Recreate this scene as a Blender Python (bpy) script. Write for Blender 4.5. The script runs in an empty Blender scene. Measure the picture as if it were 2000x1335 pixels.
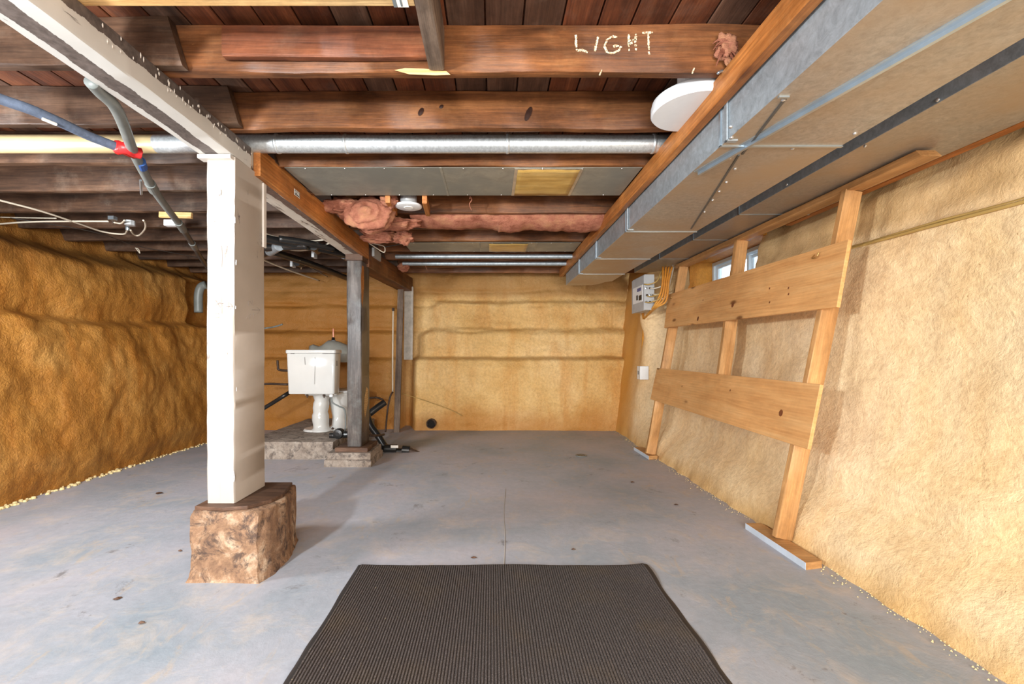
import bpy, bmesh, math, random
import numpy as np
from mathutils import Vector, Matrix, noise
random.seed(7)
SC = bpy.context.scene
COL = SC.collection

# ------------------------------------------------------------------ camera
F = 880.0            # focal length in pixels of a 2000 px wide frame
HC = 1.011           # camera height
VX, VY = 960.0, 688.0
cam_d = bpy.data.cameras.new('camera'); cam = bpy.data.objects.new('camera', cam_d)
COL.objects.link(cam)
cam.location = (0, 0, HC); cam.rotation_euler = (math.pi/2, 0, 0)
cam_d.sensor_width = 36.0; cam_d.lens = F/2000*36
cam_d.shift_x = (1000-VX)/2000
cam_d.shift_y = (VY-667.5)/2000
cam_d.clip_start = 0.02
SC.camera = cam

# ------------------------------------------------------------------ world, lights, exposure
w = bpy.data.worlds.new('sky'); SC.world = w; w.use_nodes = True
bg = w.node_tree.nodes['Background']
bg.inputs[0].default_value = (0.80, 0.90, 1.0, 1); bg.inputs[1].default_value = 2.4

def area(name, loc, target, sx, sy, power, col):
    d = bpy.data.lights.new(name, 'AREA'); d.shape = 'RECTANGLE'; d.size = sx; d.size_y = sy
    d.energy = power; d.color = col
    o = bpy.data.objects.new(name, d); COL.objects.link(o); o.location = loc
    o.rotation_euler = (Vector(target)-Vector(loc)).to_track_quat('-Z', 'Y').to_euler()
    return o
area('key_light', (-1.55, -0.15, 1.45), (0.5, 4.0, 1.05), 0.13, 0.13, 62, (0.90, 0.96, 1.0))
area('room_fill', (-0.3, -3.2, 1.25), (-0.1, 4.0, 1.1), 3.0, 1.5, 245, (1.0, 0.95, 0.89))  # unseen broad fill added behind the camera as ambient light
area('side_fill', (-2.7, 1.55, 1.55), (-1.2, 4.6, 0.9), 0.5, 0.5, 36, (0.94, 0.97, 1.0))  # added fill outside the frame, lifts the back of the room
area('right_fill', (0.7, -0.7, 1.2), (-1.2, 2.6, 1.1), 0.7, 0.7, 17, (1.0, 0.96, 0.92))
area('low_light', (0.2, -1.0, 0.35), (0.2, 3.5, 1.9), 1.6, 0.5, 6, (1.0, 0.96, 0.92))
SC.view_settings.view_transform = 'Standard'
SC.view_settings.look = 'None'
SC.view_settings.exposure = 0.45
SC.view_settings.gamma = 1.0
SC.view_settings.use_curve_mapping = False
SC.cycles.max_bounces = 8
SC.cycles.diffuse_bounces = 5

# ------------------------------------------------------------------ helpers
def P(px, py, Y):
    return Vector(((px-VX)/F*Y, Y, HC+(VY-py)/F*Y))
def PZ(px, py, z):          # point on the horizontal plane z
    Y = (z-HC)*F/(VY-py)
    return P(px, py, Y)
def PX(px, py, X):          # point on the plane x = X
    Y = X*F/(px-VX)
    return P(px, py, Y)
def sm(a, b, t):
    t = max(0.0, min(1.0, (t-a)/(b-a))); return t*t*(3-2*t)
def srgb(r, g, b):
    f = lambda c: ((c/255+0.055)/1.055)**2.4 if c/255 > 0.04045 else c/255/12.92
    return (f(r), f(g), f(b), 1)

class NT:
    def __init__(s, name):
        s.m = bpy.data.materials.new(name); s.m.use_nodes = True
        s.t = s.m.node_tree; s.b = s.t.nodes['Principled BSDF']
        s.out = s.t.nodes['Material Output']
    def n(s, typ, **kw):
        nd = s.t.nodes.new(typ)
        for k, v in kw.items():
            if isinstance(k, str) and hasattr(nd, k): setattr(nd, k, v)
        return nd
    def l(s, a, b): s.t.links.new(a, b)
    def coord(s, scale=(1, 1, 1), rand=True):
        tc = s.n('ShaderNodeTexCoord'); src = tc.outputs['Object']
        if rand:
            oi = s.n('ShaderNodeObjectInfo'); mu = s.n('ShaderNodeMath', operation='MULTIPLY')
            mu.inputs[1].default_value = 37.0; s.l(oi.outputs['Random'], mu.inputs[0])
            ad = s.n('ShaderNodeVectorMath', operation='ADD'); s.l(src, ad.inputs[0]); s.l(mu.outputs[0], ad.inputs[1])
            src = ad.outputs[0]
        vm = s.n('ShaderNodeVectorMath', operation='MULTIPLY'); s.l(src, vm.inputs[0])
        vm.inputs[1].default_value = scale
        return vm.outputs[0]
    def noise(s, vec, scale, detail=4, rough=0.55, dist=0.0):
        nd = s.n('ShaderNodeTexNoise'); nd.inputs['Scale'].default_value = scale
        nd.inputs['Detail'].default_value = detail; nd.inputs['Roughness'].default_value = rough
        nd.inputs['Distortion'].default_value = dist; s.l(vec, nd.inputs['Vector'])
        return nd.outputs['Fac']
    def ramp(s, fac, stops, interp='LINEAR'):
        r = s.n('ShaderNodeValToRGB'); r.color_ramp.interpolation = interp
        e = r.color_ramp.elements
        while len(e) < len(stops): e.new(0.5)
        for i, (p, c) in enumerate(stops):
            e[i].position = p; e[i].color = c if len(c) == 4 else (*c, 1)
        s.l(fac, r.inputs[0]); return r.outputs[0]
    def mix(s, fac, a, b, blend='MIX'):
        m = s.n('ShaderNodeMix'); m.data_type = 'RGBA'; m.blend_type = blend
        for sock, v in ((m.inputs[0], fac), (m.inputs[6], a), (m.inputs[7], b)):
            if hasattr(v, 'links'): s.l(v, sock)
            else: sock.default_value = v
        return m.outputs[2]
    def math(s, op, a, b=0.0, clamp=False):
        m = s.n('ShaderNodeMath', operation=op); m.use_clamp = clamp
        for sock, v in ((m.inputs[0], a), (m.inputs[1], b)):
            if hasattr(v, 'links'): s.l(v, sock)
            else: sock.default_value = v
        return m.outputs[0]
    def bump(s, h, strength=0.4, dist=0.01):
        b = s.n('ShaderNodeBump'); b.inputs['Strength'].default_value = strength
        b.inputs['Distance'].default_value = dist; s.l(h, b.inputs['Height'])
        s.l(b.outputs[0], s.b.inputs['Normal'])
    def fin(s, col=None, rough=0.7, metal=0.0, spec=0.5):
        if col is not None:
            if hasattr(col, 'links'): s.l(col, s.b.inputs['Base Color'])
            else: s.b.inputs['Base Color'].default_value = col
        if hasattr(rough, 'links'): s.l(rough, s.b.inputs['Roughness'])
        else: s.b.inputs['Roughness'].default_value = rough
        s.b.inputs['Metallic'].default_value = metal
        s.b.inputs['Specular IOR Level'].default_value = spec
        return s.m

W4 = (1, 1, 1, 1); B4 = (0, 0, 0, 1)

def wood(name, dark, mid, light, grain=1.0, knots=0.6, rough=0.62, dust=None, rings=0.0, nicks=None):
    s = NT(name)
    v = s.coord((1, 9, 9)); v0 = s.coord((1, 1, 1)); v2 = s.coord((1, 26, 26))
    big = s.noise(v, 1.6, 5, 0.6, 0.6)
    c = s.ramp(big, [(0.25, dark), (0.5, mid), (0.75, light)])
    fine = s.noise(v2, 4.5, 4, 0.7, 0.2)
    fr = s.ramp(fine, [(0.33, (0.38, 0.38, 0.38, 1)), (0.66, (1.28, 1.28, 1.28, 1))])
    c = s.mix(0.55*grain, c, s.mix(1.0, c, fr, 'MULTIPLY'))
    if rings > 0:
        wv = s.n('ShaderNodeTexWave'); wv.wave_type = 'BANDS'; wv.bands_direction = 'Z'
        wv.inputs['Scale'].default_value = 3.2; wv.inputs['Distortion'].default_value = 9; wv.inputs['Detail'].default_value = 2
        wv.inputs['Detail Scale'].default_value = 0.7
        vv = s.coord((0.35, 5, 5)); s.l(vv, wv.inputs['Vector'])
        c = s.mix(s.math('MULTIPLY', wv.outputs['Fac'], rings), c, s.mix(1.0, c, (0.66, 0.5, 0.36, 1), 'MULTIPLY'))
    vo = s.n('ShaderNodeTexVoronoi'); vo.inputs['Scale'].default_value = 1.0
    vk = s.coord((2.2, 6, 6)); s.l(vk, vo.inputs['Vector'])
    kn = s.ramp(vo.outputs['Distance'], [(0.0, W4), (0.07, (0.75,)*3+(1,)), (0.11, (.15,)*3+(1,)), (0.15, B4)])
    c = s.mix(s.math('MULTIPLY', kn, knots), c, s.mix(1.0, c, (0.20, 0.12, 0.08, 1), 'MULTIPLY'))
    if dust:
        dn = s.noise(v0, 5.5, 6, 0.7)
        dm = s.ramp(dn, [(0.52, B4), (0.72, (0.75,)*3+(1,))])
        c = s.mix(s.math('MULTIPLY', dm, dust[1]), c, dust[0])
    if nicks:
        vn = s.coord((5, 22, 22)); nk = s.noise(vn, 3.0, 3, 0.6)
        c = s.mix(s.ramp(nk, [(0.74, B4), (0.76, (0.8,)*3+(1,))]), c, nicks)
    gr = s.noise(s.coord((0.8, 2, 2)), 1.6, 6, 0.7, 0.8)
    c = s.mix(0.8*grain, c, s.mix(1.0, c, s.ramp(gr, [(0.36, (0.48, 0.46, 0.46, 1)), (0.62, (1.12, 1.10, 1.06, 1))]), 'MULTIPLY'))
    blot = s.noise(v0, 7.0, 7, 0.75, 0.5)
    c = s.mix(0.5*grain, c, s.mix(1.0, c, s.ramp(blot, [(0.35, (0.55, 0.52, 0.50, 1)), (0.6, (1.15, 1.12, 1.08, 1))]), 'MULTIPLY'))
    s.bump(fine, 0.35, 0.004)
    return s.fin(c, rough, 0, 0.35)

def galv(name, base, rough=0.38, spangle=30, metal=0.9, tint=None):
    s = NT(name)
    v = s.coord((1, 1, 1)); n1 = s.noise(v, spangle, 5, 0.75, 0.5); n2 = s.noise(v, 2.2, 4, 0.6)
    c = s.ramp(n1, [(0.3, tuple(x*0.72 for x in base[:3])+(1,)), (0.7, tuple(min(1, x*1.25) for x in base[:3])+(1,))])
    if tint:
        c = s.mix(s.ramp(n2, [(0.35, B4), (0.65, W4)]), c, tint)
    r = s.ramp(n2, [(0.3, (rough-0.07,)*3+(1,)), (0.7, (rough+0.12,)*3+(1,))])
    s.bump(n2, 0.08, 0.02)
    return s.fin(c, r, metal)

def foam(name, base, dark, light, stain, stain_amt=0.5, bumpd=0.012, fine=75, top=None):
    s = NT(name)
    v = s.coord((1, 1, 1), rand=False); vs = s.coord((2.2, 2.2, 0.45), rand=False)
    n1 = s.noise(v, 1.4, 5, 0.6, 0.4)
    c = s.ramp(n1, [(0.30, dark), (0.5, base), (0.72, light)])
    st = s.noise(vs, 1.7, 5, 0.6, 0.8)
    c = s.mix(s.math('MULTIPLY', s.ramp(st, [(0.48, B4), (0.68, W4)]), stain_amt), c, stain)
    sp = s.noise(v, 34, 4, 0.7)
    c = s.mix(0.35, c, s.mix(1.0, c, s.ramp(sp, [(0.32, (0.5, 0.42, 0.35, 1)), (0.6, (1.1, 1.1, 1.08, 1))]), 'MULTIPLY'))
    spk = s.noise(v, 60, 2, 0.5)
    c = s.mix(s.ramp(spk, [(0.73, B4), (0.78, (0.7,)*3+(1,))]), c, s.mix(1.0, c, (0.35, 0.22, 0.12, 1), 'MULTIPLY'))
    f1 = s.noise(v, fine, 3, 0.65); f2 = s.noise(v, 18, 5, 0.7, 1.0)
    h = s.math('ADD', s.math('MULTIPLY', f1, 0.6), f2)
    s.bump(h, 0.7, bumpd)
    return s.fin(c, 0.55, 0, 0.35)

def plain(name, col, rough=0.5, metal=0.0, var=0.12, scale=9.0, bump=0.0, spec=0.5):
    s = NT(name)
    v = s.coord((1, 1, 1)); n = s.noise(v, scale, 5, 0.65)
    lo = tuple(x*(1-var) for x in col[:3])+(1,); hi = tuple(min(1, x*(1+var)) for x in col[:3])+(1,)
    c = s.ramp(n, [(0.3, lo), (0.7, hi)])
    if bump: s.bump(n, bump, 0.005)
    return s.fin(c, rough, metal, spec)

# ------------------------------------------------------------------ mesh builder
class MB:
    def __init__(s): s.v = []; s.f = []
    def add(s, vs, fs):
        k = len(s.v); s.v += [Vector(x) for x in vs]; s.f += [tuple(i+k for i in f) for f in fs]; return s
    def box(s, lo, hi):
        x0, y0, z0 = lo; x1, y1, z1 = hi
        return s.add([(x0,y0,z0),(x1,y0,z0),(x1,y1,z0),(x0,y1,z0),(x0,y0,z1),(x1,y0,z1),(x1,y1,z1),(x0,y1,z1)],
                     [(0,3,2,1),(4,5,6,7),(0,1,5,4),(1,2,6,5),(2,3,7,6),(3,0,4,7)])
    def prism(s, pts, z0, z1, shrink=0.0):
        n = len(pts); cx = sum(p[0] for p in pts)/n; cy = sum(p[1] for p in pts)/n
        top = [((p[0]-cx)*(1-shrink)+cx, (p[1]-cy)*(1-shrink)+cy, z1) for p in pts]
        return s.add([(p[0], p[1], z0) for p in pts]+top,
                     [tuple(range(n-1, -1, -1)), tuple(range(n, 2*n))]+[(i, (i+1) % n, (i+1) % n+n, i+n) for i in range(n)])
    def tube(s, path, r, seg=10, cap=True, smooth=True):
        path = [Vector(p) for p in path]
        if smooth and len(path) > 2:
            out = []
            for i in range(len(path)-1):
                p0 = path[max(0, i-1)]; p1 = path[i]; p2 = path[i+1]; p3 = path[min(len(path)-1, i+2)]
                for k in range(6):
                    t = k/6
                    out.append(0.5*((2*p1)+(-p0+p2)*t+(2*p0-5*p1+4*p2-p3)*t*t+(-p0+3*p1-3*p2+p3)*t**3))
            out.append(path[-1]); path = out
        n = len(path); rs = r if isinstance(r, (list, tuple)) else [r]*n
        if len(rs) != n: rs = [rs[0]+(rs[-1]-rs[0])*i/(n-1) for i in range(n)]
        up = Vector((0, 0, 1)); vs = []; prev = None
        for i, p in enumerate(path):
            d = (path[min(n-1, i+1)]-path[max(0, i-1)]).normalized()
            if prev is None:
                a = d.cross(up) if abs(d.z) < 0.95 else d.cross(Vector((1, 0, 0)))
            else:
                a = prev - d*prev.dot(d)
            a.normalize(); prev = a; b = d.cross(a)
            for k in range(seg):
                t = 2*math.pi*k/seg; vs.append(p+a*(math.cos(t)*rs[i])+b*(math.sin(t)*rs[i]))
        fs = []
        for i in range(n-1):
            for k in range(seg):
                k2 = (k+1) % seg; fs.append((i*seg+k, i*seg+k2, (i+1)*seg+k2, (i+1)*seg+k))
        if cap: fs += [tuple(range(seg-1, -1, -1)), tuple((n-1)*seg+k for k in range(seg))]
        return s.add(vs, fs)
    def lathe(s, prof, c, axis='Z', seg=28):
        vs = []; fs = []; n = len(prof); c = Vector(c)
        for (r, h) in prof:
            for k in range(seg):
                t = 2*math.pi*k/seg; a, b = r*math.cos(t), r*math.sin(t)
                vs.append(c+(Vector((a, b, h)) if axis == 'Z' else Vector((h, a, b)) if axis == 'X' else Vector((a, h, b))))
        for i in range(n-1):
            for k in range(seg):
                k2 = (k+1) % seg; fs.append((i*seg+k, i*seg+k2, (i+1)*seg+k2, (i+1)*seg+k))
        fs += [tuple(range(seg-1, -1, -1)), tuple((n-1)*seg+k for k in range(seg))]
        return s.add(vs, fs)
    def loft(s, rings):
        m = len(rings[0]); vs = [p for r in rings for p in r]; fs = []
        for i in range(len(rings)-1):
            for k in range(m):
                k2 = (k+1) % m; fs.append((i*m+k, i*m+k2, (i+1)*m+k2, (i+1)*m+k))
        fs += [tuple(range(m-1, -1, -1)), tuple((len(rings)-1)*m+k for k in range(m))]
        return s.add(vs, fs)
    def build(s, name, mat, parent=None, smooth=False, bevel=0.0, origin=None, **tags):
        if origin is None:
            lo = Vector((min(v[i] for v in s.v) for i in range(3))); hi = Vector((max(v[i] for v in s.v) for i in range(3)))
            origin = (lo+hi)/2
        origin = Vector(origin)
        me = bpy.data.meshes.new(name); me.from_pydata([v-origin for v in s.v], [], s.f); me.update()
        bm = bmesh.new(); bm.from_mesh(me); bmesh.ops.recalc_face_normals(bm, faces=bm.faces); bm.to_mesh(me); bm.free()
        if smooth:
            me.polygons.foreach_set('use_smooth', [True]*len(me.polygons))
        me.materials.append(mat)
        o = bpy.data.objects.new(name, me); COL.objects.link(o)
        put(o, origin, parent)
        if bevel:
            b = o.modifiers.new('bevel', 'BEVEL'); b.width = bevel; b.segments = 2; b.limit_method = 'ANGLE'
            if smooth is False: 
                pass
        for k, v in tags.items(): o[k] = v
        return o

WPOS = {}
def put(o, pos, parent):
    pos = Vector(pos)
    if parent is not None:
        o.parent = parent; o.location = pos-WPOS[parent]
    else: o.location = pos
    WPOS[o] = pos
def tag(o, label=None, category=None, group=None, kind=None):
    if label: o['label'] = label
    if category: o['category'] = category
    if group: o['group'] = group
    if kind: o['kind'] = kind
    return o
def thing(name, loc, label, category, group=None):
    o = bpy.data.objects.new(name, None); COL.objects.link(o); o.empty_display_size = 0.1
    o.location = loc; WPOS[o] = Vector(loc)
    return tag(o, label, category, group)
def auto_smooth(o, ang=0.6):
    me = o.data
    me.polygons.foreach_set('use_smooth', [True]*len(me.polygons))
    bm = bmesh.new(); bm.from_mesh(me)
    for e in bm.edges:
        if len(e.link_faces) == 2 and e.calc_face_angle(0) > ang: e.smooth = False
    bm.to_mesh(me); bm.free(); return o

# lumber: local X = length, Y = width, Z = height
def lumber(name, mat, p0, p1, w, h, side=None, parent=None, jit=0.0, n=1, ch=0.003, cut0=0.0, cut1=0.0, seed=0, **tags):
    p0 = Vector(p0); p1 = Vector(p1); L = (p1-p0).length; ex = (p1-p0).normalized()
    side = Vector(side) if side is not None else (Vector((0, 1, 0)) if abs(ex.y) < 0.9 else Vector((1, 0, 0)))
    ey = (side-ex*side.dot(ex)).normalized(); ez = ex.cross(ey)
    m = MB(); rings = []
    prof = [(-w/2+ch, -h/2), (w/2-ch, -h/2), (w/2, -h/2+ch), (w/2, h/2-ch), (w/2-ch, h/2), (-w/2+ch, h/2), (-w/2, h/2-ch), (-w/2, -h/2+ch)]
    for i in range(n+1):
        t = i/n; ring = []
        for k, (a, b) in enumerate(prof):
            x = -L/2+L*t
            if i == 0: x += cut0*(b/h+0.5)
            if i == n: x -= cut1*(b/h+0.5)
            dy = dz = 0
            if jit:
                q = Vector((x*2.2+seed*3.1, k//2*5.7, seed*1.7)); dy = noise.noise(q)*jit; dz = noise.noise(q+Vector((9, 3, 1)))*jit
                q *= 6; dy += noise.noise(q)*jit*.3; dz += noise.noise(q+Vector((4, 4, 4)))*jit*.3
            ring.append((x, a+dy, b+dz))
        rings.append(ring)
    m.loft(rings)
    o = m.build(name, mat, None, origin=(0, 0, 0))
    c = (p0+p1)/2
    o.rotation_mode = 'QUATERNION'
    o.rotation_quaternion = Matrix((ex, ey, ez)).transposed().to_quaternion()
    put(o, c, parent)
    for k, v in tags.items(): o[k] = v
    if n > 3: auto_smooth(o, 0.7)
    return o

# ------------------------------------------------------------------ materials
M = {}
M['joist'] = wood('joist_wood', srgb(72, 44, 26), srgb(124, 78, 45), srgb(158, 106, 64), 1.0, 0.75, 0.5, (srgb(166, 132, 98), 0.25), nicks=srgb(196, 140, 84))
M['joist_dark'] = wood('aged_joist_wood', srgb(50, 37, 29), srgb(84, 61, 46), srgb(110, 84, 66), 1.0, 0.5, 0.6, (srgb(150, 136, 122), 0.35), nicks=srgb(176, 140, 104))
M['subfloor'] = wood('subfloor_wood', srgb(62, 33, 20), srgb(104, 57, 34), srgb(136, 84, 54), 1.0, 0.5, 0.6, (srgb(120, 105, 95), 0.4))
M['subfloor_b'] = wood('subfloor_wood_grey', srgb(58, 42, 34), srgb(92, 66, 52), srgb(120, 92, 76), 1.0, 0.5, 0.6, (srgb(130, 118, 108), 0.4))
M['orange_wood'] = wood('orange_wood', srgb(150, 92, 42), srgb(190, 122, 62), srgb(214, 152, 88), 0.8, 0.6, 0.5, (srgb(205, 165, 115), 0.3), 0.3)
M['new_wood'] = wood('pine_wood', srgb(184, 136, 84), srgb(204, 156, 102), srgb(218, 174, 120), 0.6, 0.95, 0.5, None, 0.25)
M['pine_board'] = wood('pine_board_wood', srgb(208, 150, 92), srgb(226, 172, 112), srgb(236, 190, 132), 0.3, 1.0, 0.5, None, 0.15)
M['pale_wood'] = wood('pale_wood', srgb(205, 165, 105), srgb(230, 195, 138), srgb(240, 212, 160), 0.7, 0.7, 0.5, None, 0.6)
M['grey_wood'] = wood('weathered_wood', srgb(78, 66, 58), srgb(112, 96, 84), srgb(140, 124, 110), 1.0, 0.5, 0.6, (srgb(150, 140, 130), 0.4))
M['brown_beam'] = wood('brown_beam_wood', srgb(72, 42, 22), srgb(110, 66, 34), srgb(140, 92, 52), 1.0, 0.6, 0.55, (srgb(120, 108, 95), 0.4))
M['shim'] = wood('shim_wood', srgb(62, 44, 34), srgb(98, 72, 56), srgb(125, 98, 80), 1.0, 0.2, 0.6)
M['galv'] = galv('galvanised_steel', srgb(172, 168, 160), 0.45, 45, 0.5, srgb(180, 160, 134))  # warm tan reflections mixed into the steel colour as tint
M['galv_blue'] = galv('galvanised_steel_daylit', srgb(166, 178, 186), 0.42, 28, 0.5)  # cool daylight tone put into the steel colour
M['pipe_metal'] = galv('bright_galvanised_pipe', srgb(206, 212, 214), 0.33, 60, 0.7)
M['pipe_cream'] = plain('cream_painted_duct', srgb(186, 166, 126), 0.4, 0.2, 0.2, 3.0)
M['pan'] = galv('sheet_metal_panning', srgb(158, 156, 144), 0.5, 8, 0.35, srgb(136, 138, 130))
M['steel_edge'] = plain('bright_steel_strip', srgb(188, 204, 216), 0.28, 0.85, 0.1)
M['screw'] = plain('screw_steel', srgb(205, 205, 205), 0.3, 0.8, 0.1)
M['grey_pipe'] = plain('grey_plastic_pipe', srgb(112, 118, 116), 0.42, 0.0, 0.15, 12)
M['foam_pipe'] = plain('blue_grey_pipe_insulation', srgb(88, 100, 120), 0.75, 0.0, 0.22, 60, 0.4)
M['abs'] = plain('black_abs_plastic', srgb(34, 34, 34), 0.3, 0, 0.2)
M['red'] = plain('red_tape', srgb(196, 38, 40), 0.4, 0, 0.2, 30, 0.4)
M['blue'] = plain('blue_tape', srgb(40, 84, 150), 0.5)
M['cable'] = plain('white_cable', srgb(205, 196, 178), 0.5)
M['cable_tan'] = plain('tan_cable', srgb(176, 146, 84), 0.6)
M['cable_dark'] = plain('dark_cable', srgb(52, 48, 44), 0.6)
M['white_plastic'] = plain('white_plastic', srgb(226, 230, 232), 0.35, 0, 0.04)
M['porcelain'] = plain('white_porcelain', srgb(208, 209, 206), 0.12, 0, 0.03, 4)
M['crack'] = plain('dark_mark', srgb(60, 52, 44), 0.7)
M['pencil'] = plain('pencil_line', srgb(140, 132, 128), 0.7)
M['black'] = plain('black_print', srgb(22, 22, 22), 0.5)
M['white_print'] = plain('white_print', srgb(235, 235, 230), 0.5)
M['copper'] = plain('copper', srgb(196, 130, 108), 0.35, 0.5)
M['brass'] = plain('brass_hook', srgb(190, 150, 90), 0.3, 0.8)
M['grey_box'] = plain('grey_enamel', srgb(176, 180, 182), 0.4, 0.1, 0.08)
M['batt'] = None
M['rubber'] = plain('black_rubber', srgb(44, 41, 40), 0.55, 0, 0.15)
M['dark_hole'] = plain('dark_recess', srgb(24, 18, 14), 0.9)
M['iron'] = plain('rusty_iron', srgb(72, 56, 46), 0.6, 0.3, 0.3, 30, 0.3)
M['kraft'] = wood('kraft_tape_patch', srgb(176, 136, 66), srgb(206, 170, 96), srgb(222, 192, 128), 0.5, 0.2, 0.35)
M['foil'] = plain('foil_tape', srgb(190, 186, 178), 0.3, 0.6, 0.2, 20, 0.3)

s = NT('pink_fibreglass')
v = s.coord((1, 1, 1)); v2 = s.coord((3, 3, 14))
n1 = s.noise(v, 9, 6, 0.7); n2 = s.noise(v2, 20, 5, 0.7, 1.0)
c = s.ramp(n1, [(0.3, srgb(138, 82, 62)), (0.5, srgb(190, 126, 102)), (0.72, srgb(214, 160, 120))])
s.bump(s.math('ADD', n1, n2), 0.8, 0.02); M['batt'] = s.fin(c, 0.95, 0, 0.1)

# foams
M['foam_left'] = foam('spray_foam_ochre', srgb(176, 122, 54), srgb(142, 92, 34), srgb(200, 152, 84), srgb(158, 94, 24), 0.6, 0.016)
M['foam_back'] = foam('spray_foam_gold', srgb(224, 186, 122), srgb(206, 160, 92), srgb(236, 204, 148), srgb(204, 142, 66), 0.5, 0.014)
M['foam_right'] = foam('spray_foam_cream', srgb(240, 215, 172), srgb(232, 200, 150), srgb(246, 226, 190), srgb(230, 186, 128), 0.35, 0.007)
M['foam_bead'] = plain('foam_beads', srgb(226, 204, 150), 0.7)

# tints that stay on the foam: orange towards the far right corner
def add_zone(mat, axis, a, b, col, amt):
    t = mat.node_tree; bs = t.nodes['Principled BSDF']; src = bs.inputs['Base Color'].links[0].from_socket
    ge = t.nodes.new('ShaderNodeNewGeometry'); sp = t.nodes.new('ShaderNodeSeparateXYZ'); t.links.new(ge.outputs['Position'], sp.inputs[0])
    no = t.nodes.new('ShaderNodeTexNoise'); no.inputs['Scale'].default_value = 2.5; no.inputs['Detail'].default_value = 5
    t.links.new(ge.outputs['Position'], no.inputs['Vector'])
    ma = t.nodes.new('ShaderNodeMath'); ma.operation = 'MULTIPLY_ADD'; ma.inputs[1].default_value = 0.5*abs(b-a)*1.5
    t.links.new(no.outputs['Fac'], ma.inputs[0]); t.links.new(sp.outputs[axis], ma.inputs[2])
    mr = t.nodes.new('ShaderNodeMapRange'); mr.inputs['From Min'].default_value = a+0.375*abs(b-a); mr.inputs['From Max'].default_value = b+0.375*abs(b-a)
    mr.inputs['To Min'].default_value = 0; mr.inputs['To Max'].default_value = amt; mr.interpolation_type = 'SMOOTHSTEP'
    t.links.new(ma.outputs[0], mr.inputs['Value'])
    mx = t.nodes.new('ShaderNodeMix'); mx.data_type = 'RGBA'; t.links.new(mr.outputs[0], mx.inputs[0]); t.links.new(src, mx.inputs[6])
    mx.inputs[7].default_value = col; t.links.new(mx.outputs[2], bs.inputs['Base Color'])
add_zone(M['foam_right'], 'Y', 4.9, 5.7, srgb(206, 142, 42), 0.85)
add_zone(M['foam_right'], 'Z', 1.60, 1.72, srgb(196, 158, 100), 0.6)
add_zone(M['foam_right'], 'Z', 0.16, 0.0, srgb(206, 160, 88), 0.6)
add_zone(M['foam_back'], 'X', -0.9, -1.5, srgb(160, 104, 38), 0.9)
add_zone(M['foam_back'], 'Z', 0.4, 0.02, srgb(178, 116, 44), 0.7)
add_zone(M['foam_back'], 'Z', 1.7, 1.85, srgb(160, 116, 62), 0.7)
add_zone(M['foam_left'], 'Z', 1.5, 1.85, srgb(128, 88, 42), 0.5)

# floor paint
s = NT('grey_painted_concrete')
v = s.coord((1, 1, 1), rand=False)
n1 = s.noise(v, 0.9, 6, 0.6, 0.3); n2 = s.noise(v, 5, 6, 0.7, 0.6); n3 = s.noise(v, 24, 5, 0.7); vs = s.coord((3.2, 1.2, 1), rand=False)
c = s.ramp(n1, [(0.3, srgb(138, 152, 162)), (0.5, srgb(168, 171, 179)), (0.7, srgb(190, 182, 186))])
c = s.mix(s.ramp(n2, [(0.50, B4), (0.68, (0.45,)*3+(1,))]), c, srgb(200, 184, 166))
n4 = s.noise(vs, 2.6, 8, 0.75, 1.2)
c = s.mix(s.ramp(n4, [(0.57, B4), (0.66, (0.5,)*3+(1,))]), c, srgb(190, 172, 148))
n5 = s.noise(v, 3.3, 7, 0.8, 0.4)
c = s.mix(s.ramp(n5, [(0.60, B4), (0.67, (0.7,)*3+(1,))]), c, srgb(112, 108, 106))
c = s.mix(0.35, c, s.mix(1.0, c, s.ramp(n3, [(0.3, (0.72,)*3+(1,)), (0.7, (1.14,)*3+(1,))]), 'MULTIPLY'))
s.bump(s.math('ADD', s.math('MULTIPLY', n2, 0.8), s.math('MULTIPLY', n3, 0.3)), 0.25, 0.012)
M['floor'] = s.fin(c, s.ramp(n2, [(0.3, (0.42,)*3+(1,)), (0.7, (0.7,)*3+(1,))]), 0, 0.4)

def concrete(name, a, b, d, light, paint=None):
    s = NT(name)
    v = s.coord((1, 1, 1)); n1 = s.noise(v, 9, 8, 0.75, 0.4); n2 = s.noise(v, 36, 6, 0.8); n3 = s.noise(v, 11, 8, 0.8, 0.6)
    c = s.ramp(n1, [(0.3, a), (0.5, b), (0.7, light)])
    c = s.mix(s.ramp(n3, [(0.50, B4), (0.60, (0.85,)*3+(1,))]), c, d)
    c = s.mix(0.5, c, s.mix(1.0, c, s.ramp(n2, [(0.3, (0.55,)*3+(1,)), (0.65, (1.2,)*3+(1,))]), 'MULTIPLY'))
    s.bump(s.math('ADD', n1, s.math('MULTIPLY', n2, 0.4)), 0.6, 0.015)
    return s.fin(c, 0.85, 0, 0.2)
M['pedestal'] = concrete('brown_stained_concrete', srgb(104, 80, 66), srgb(150, 118, 92), srgb(74, 62, 58), srgb(204, 182, 156))
M['block'] = concrete('rough_grey_concrete', srgb(120, 108, 98), srgb(158, 146, 134), srgb(90, 82, 78), srgb(186, 176, 164))

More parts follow.
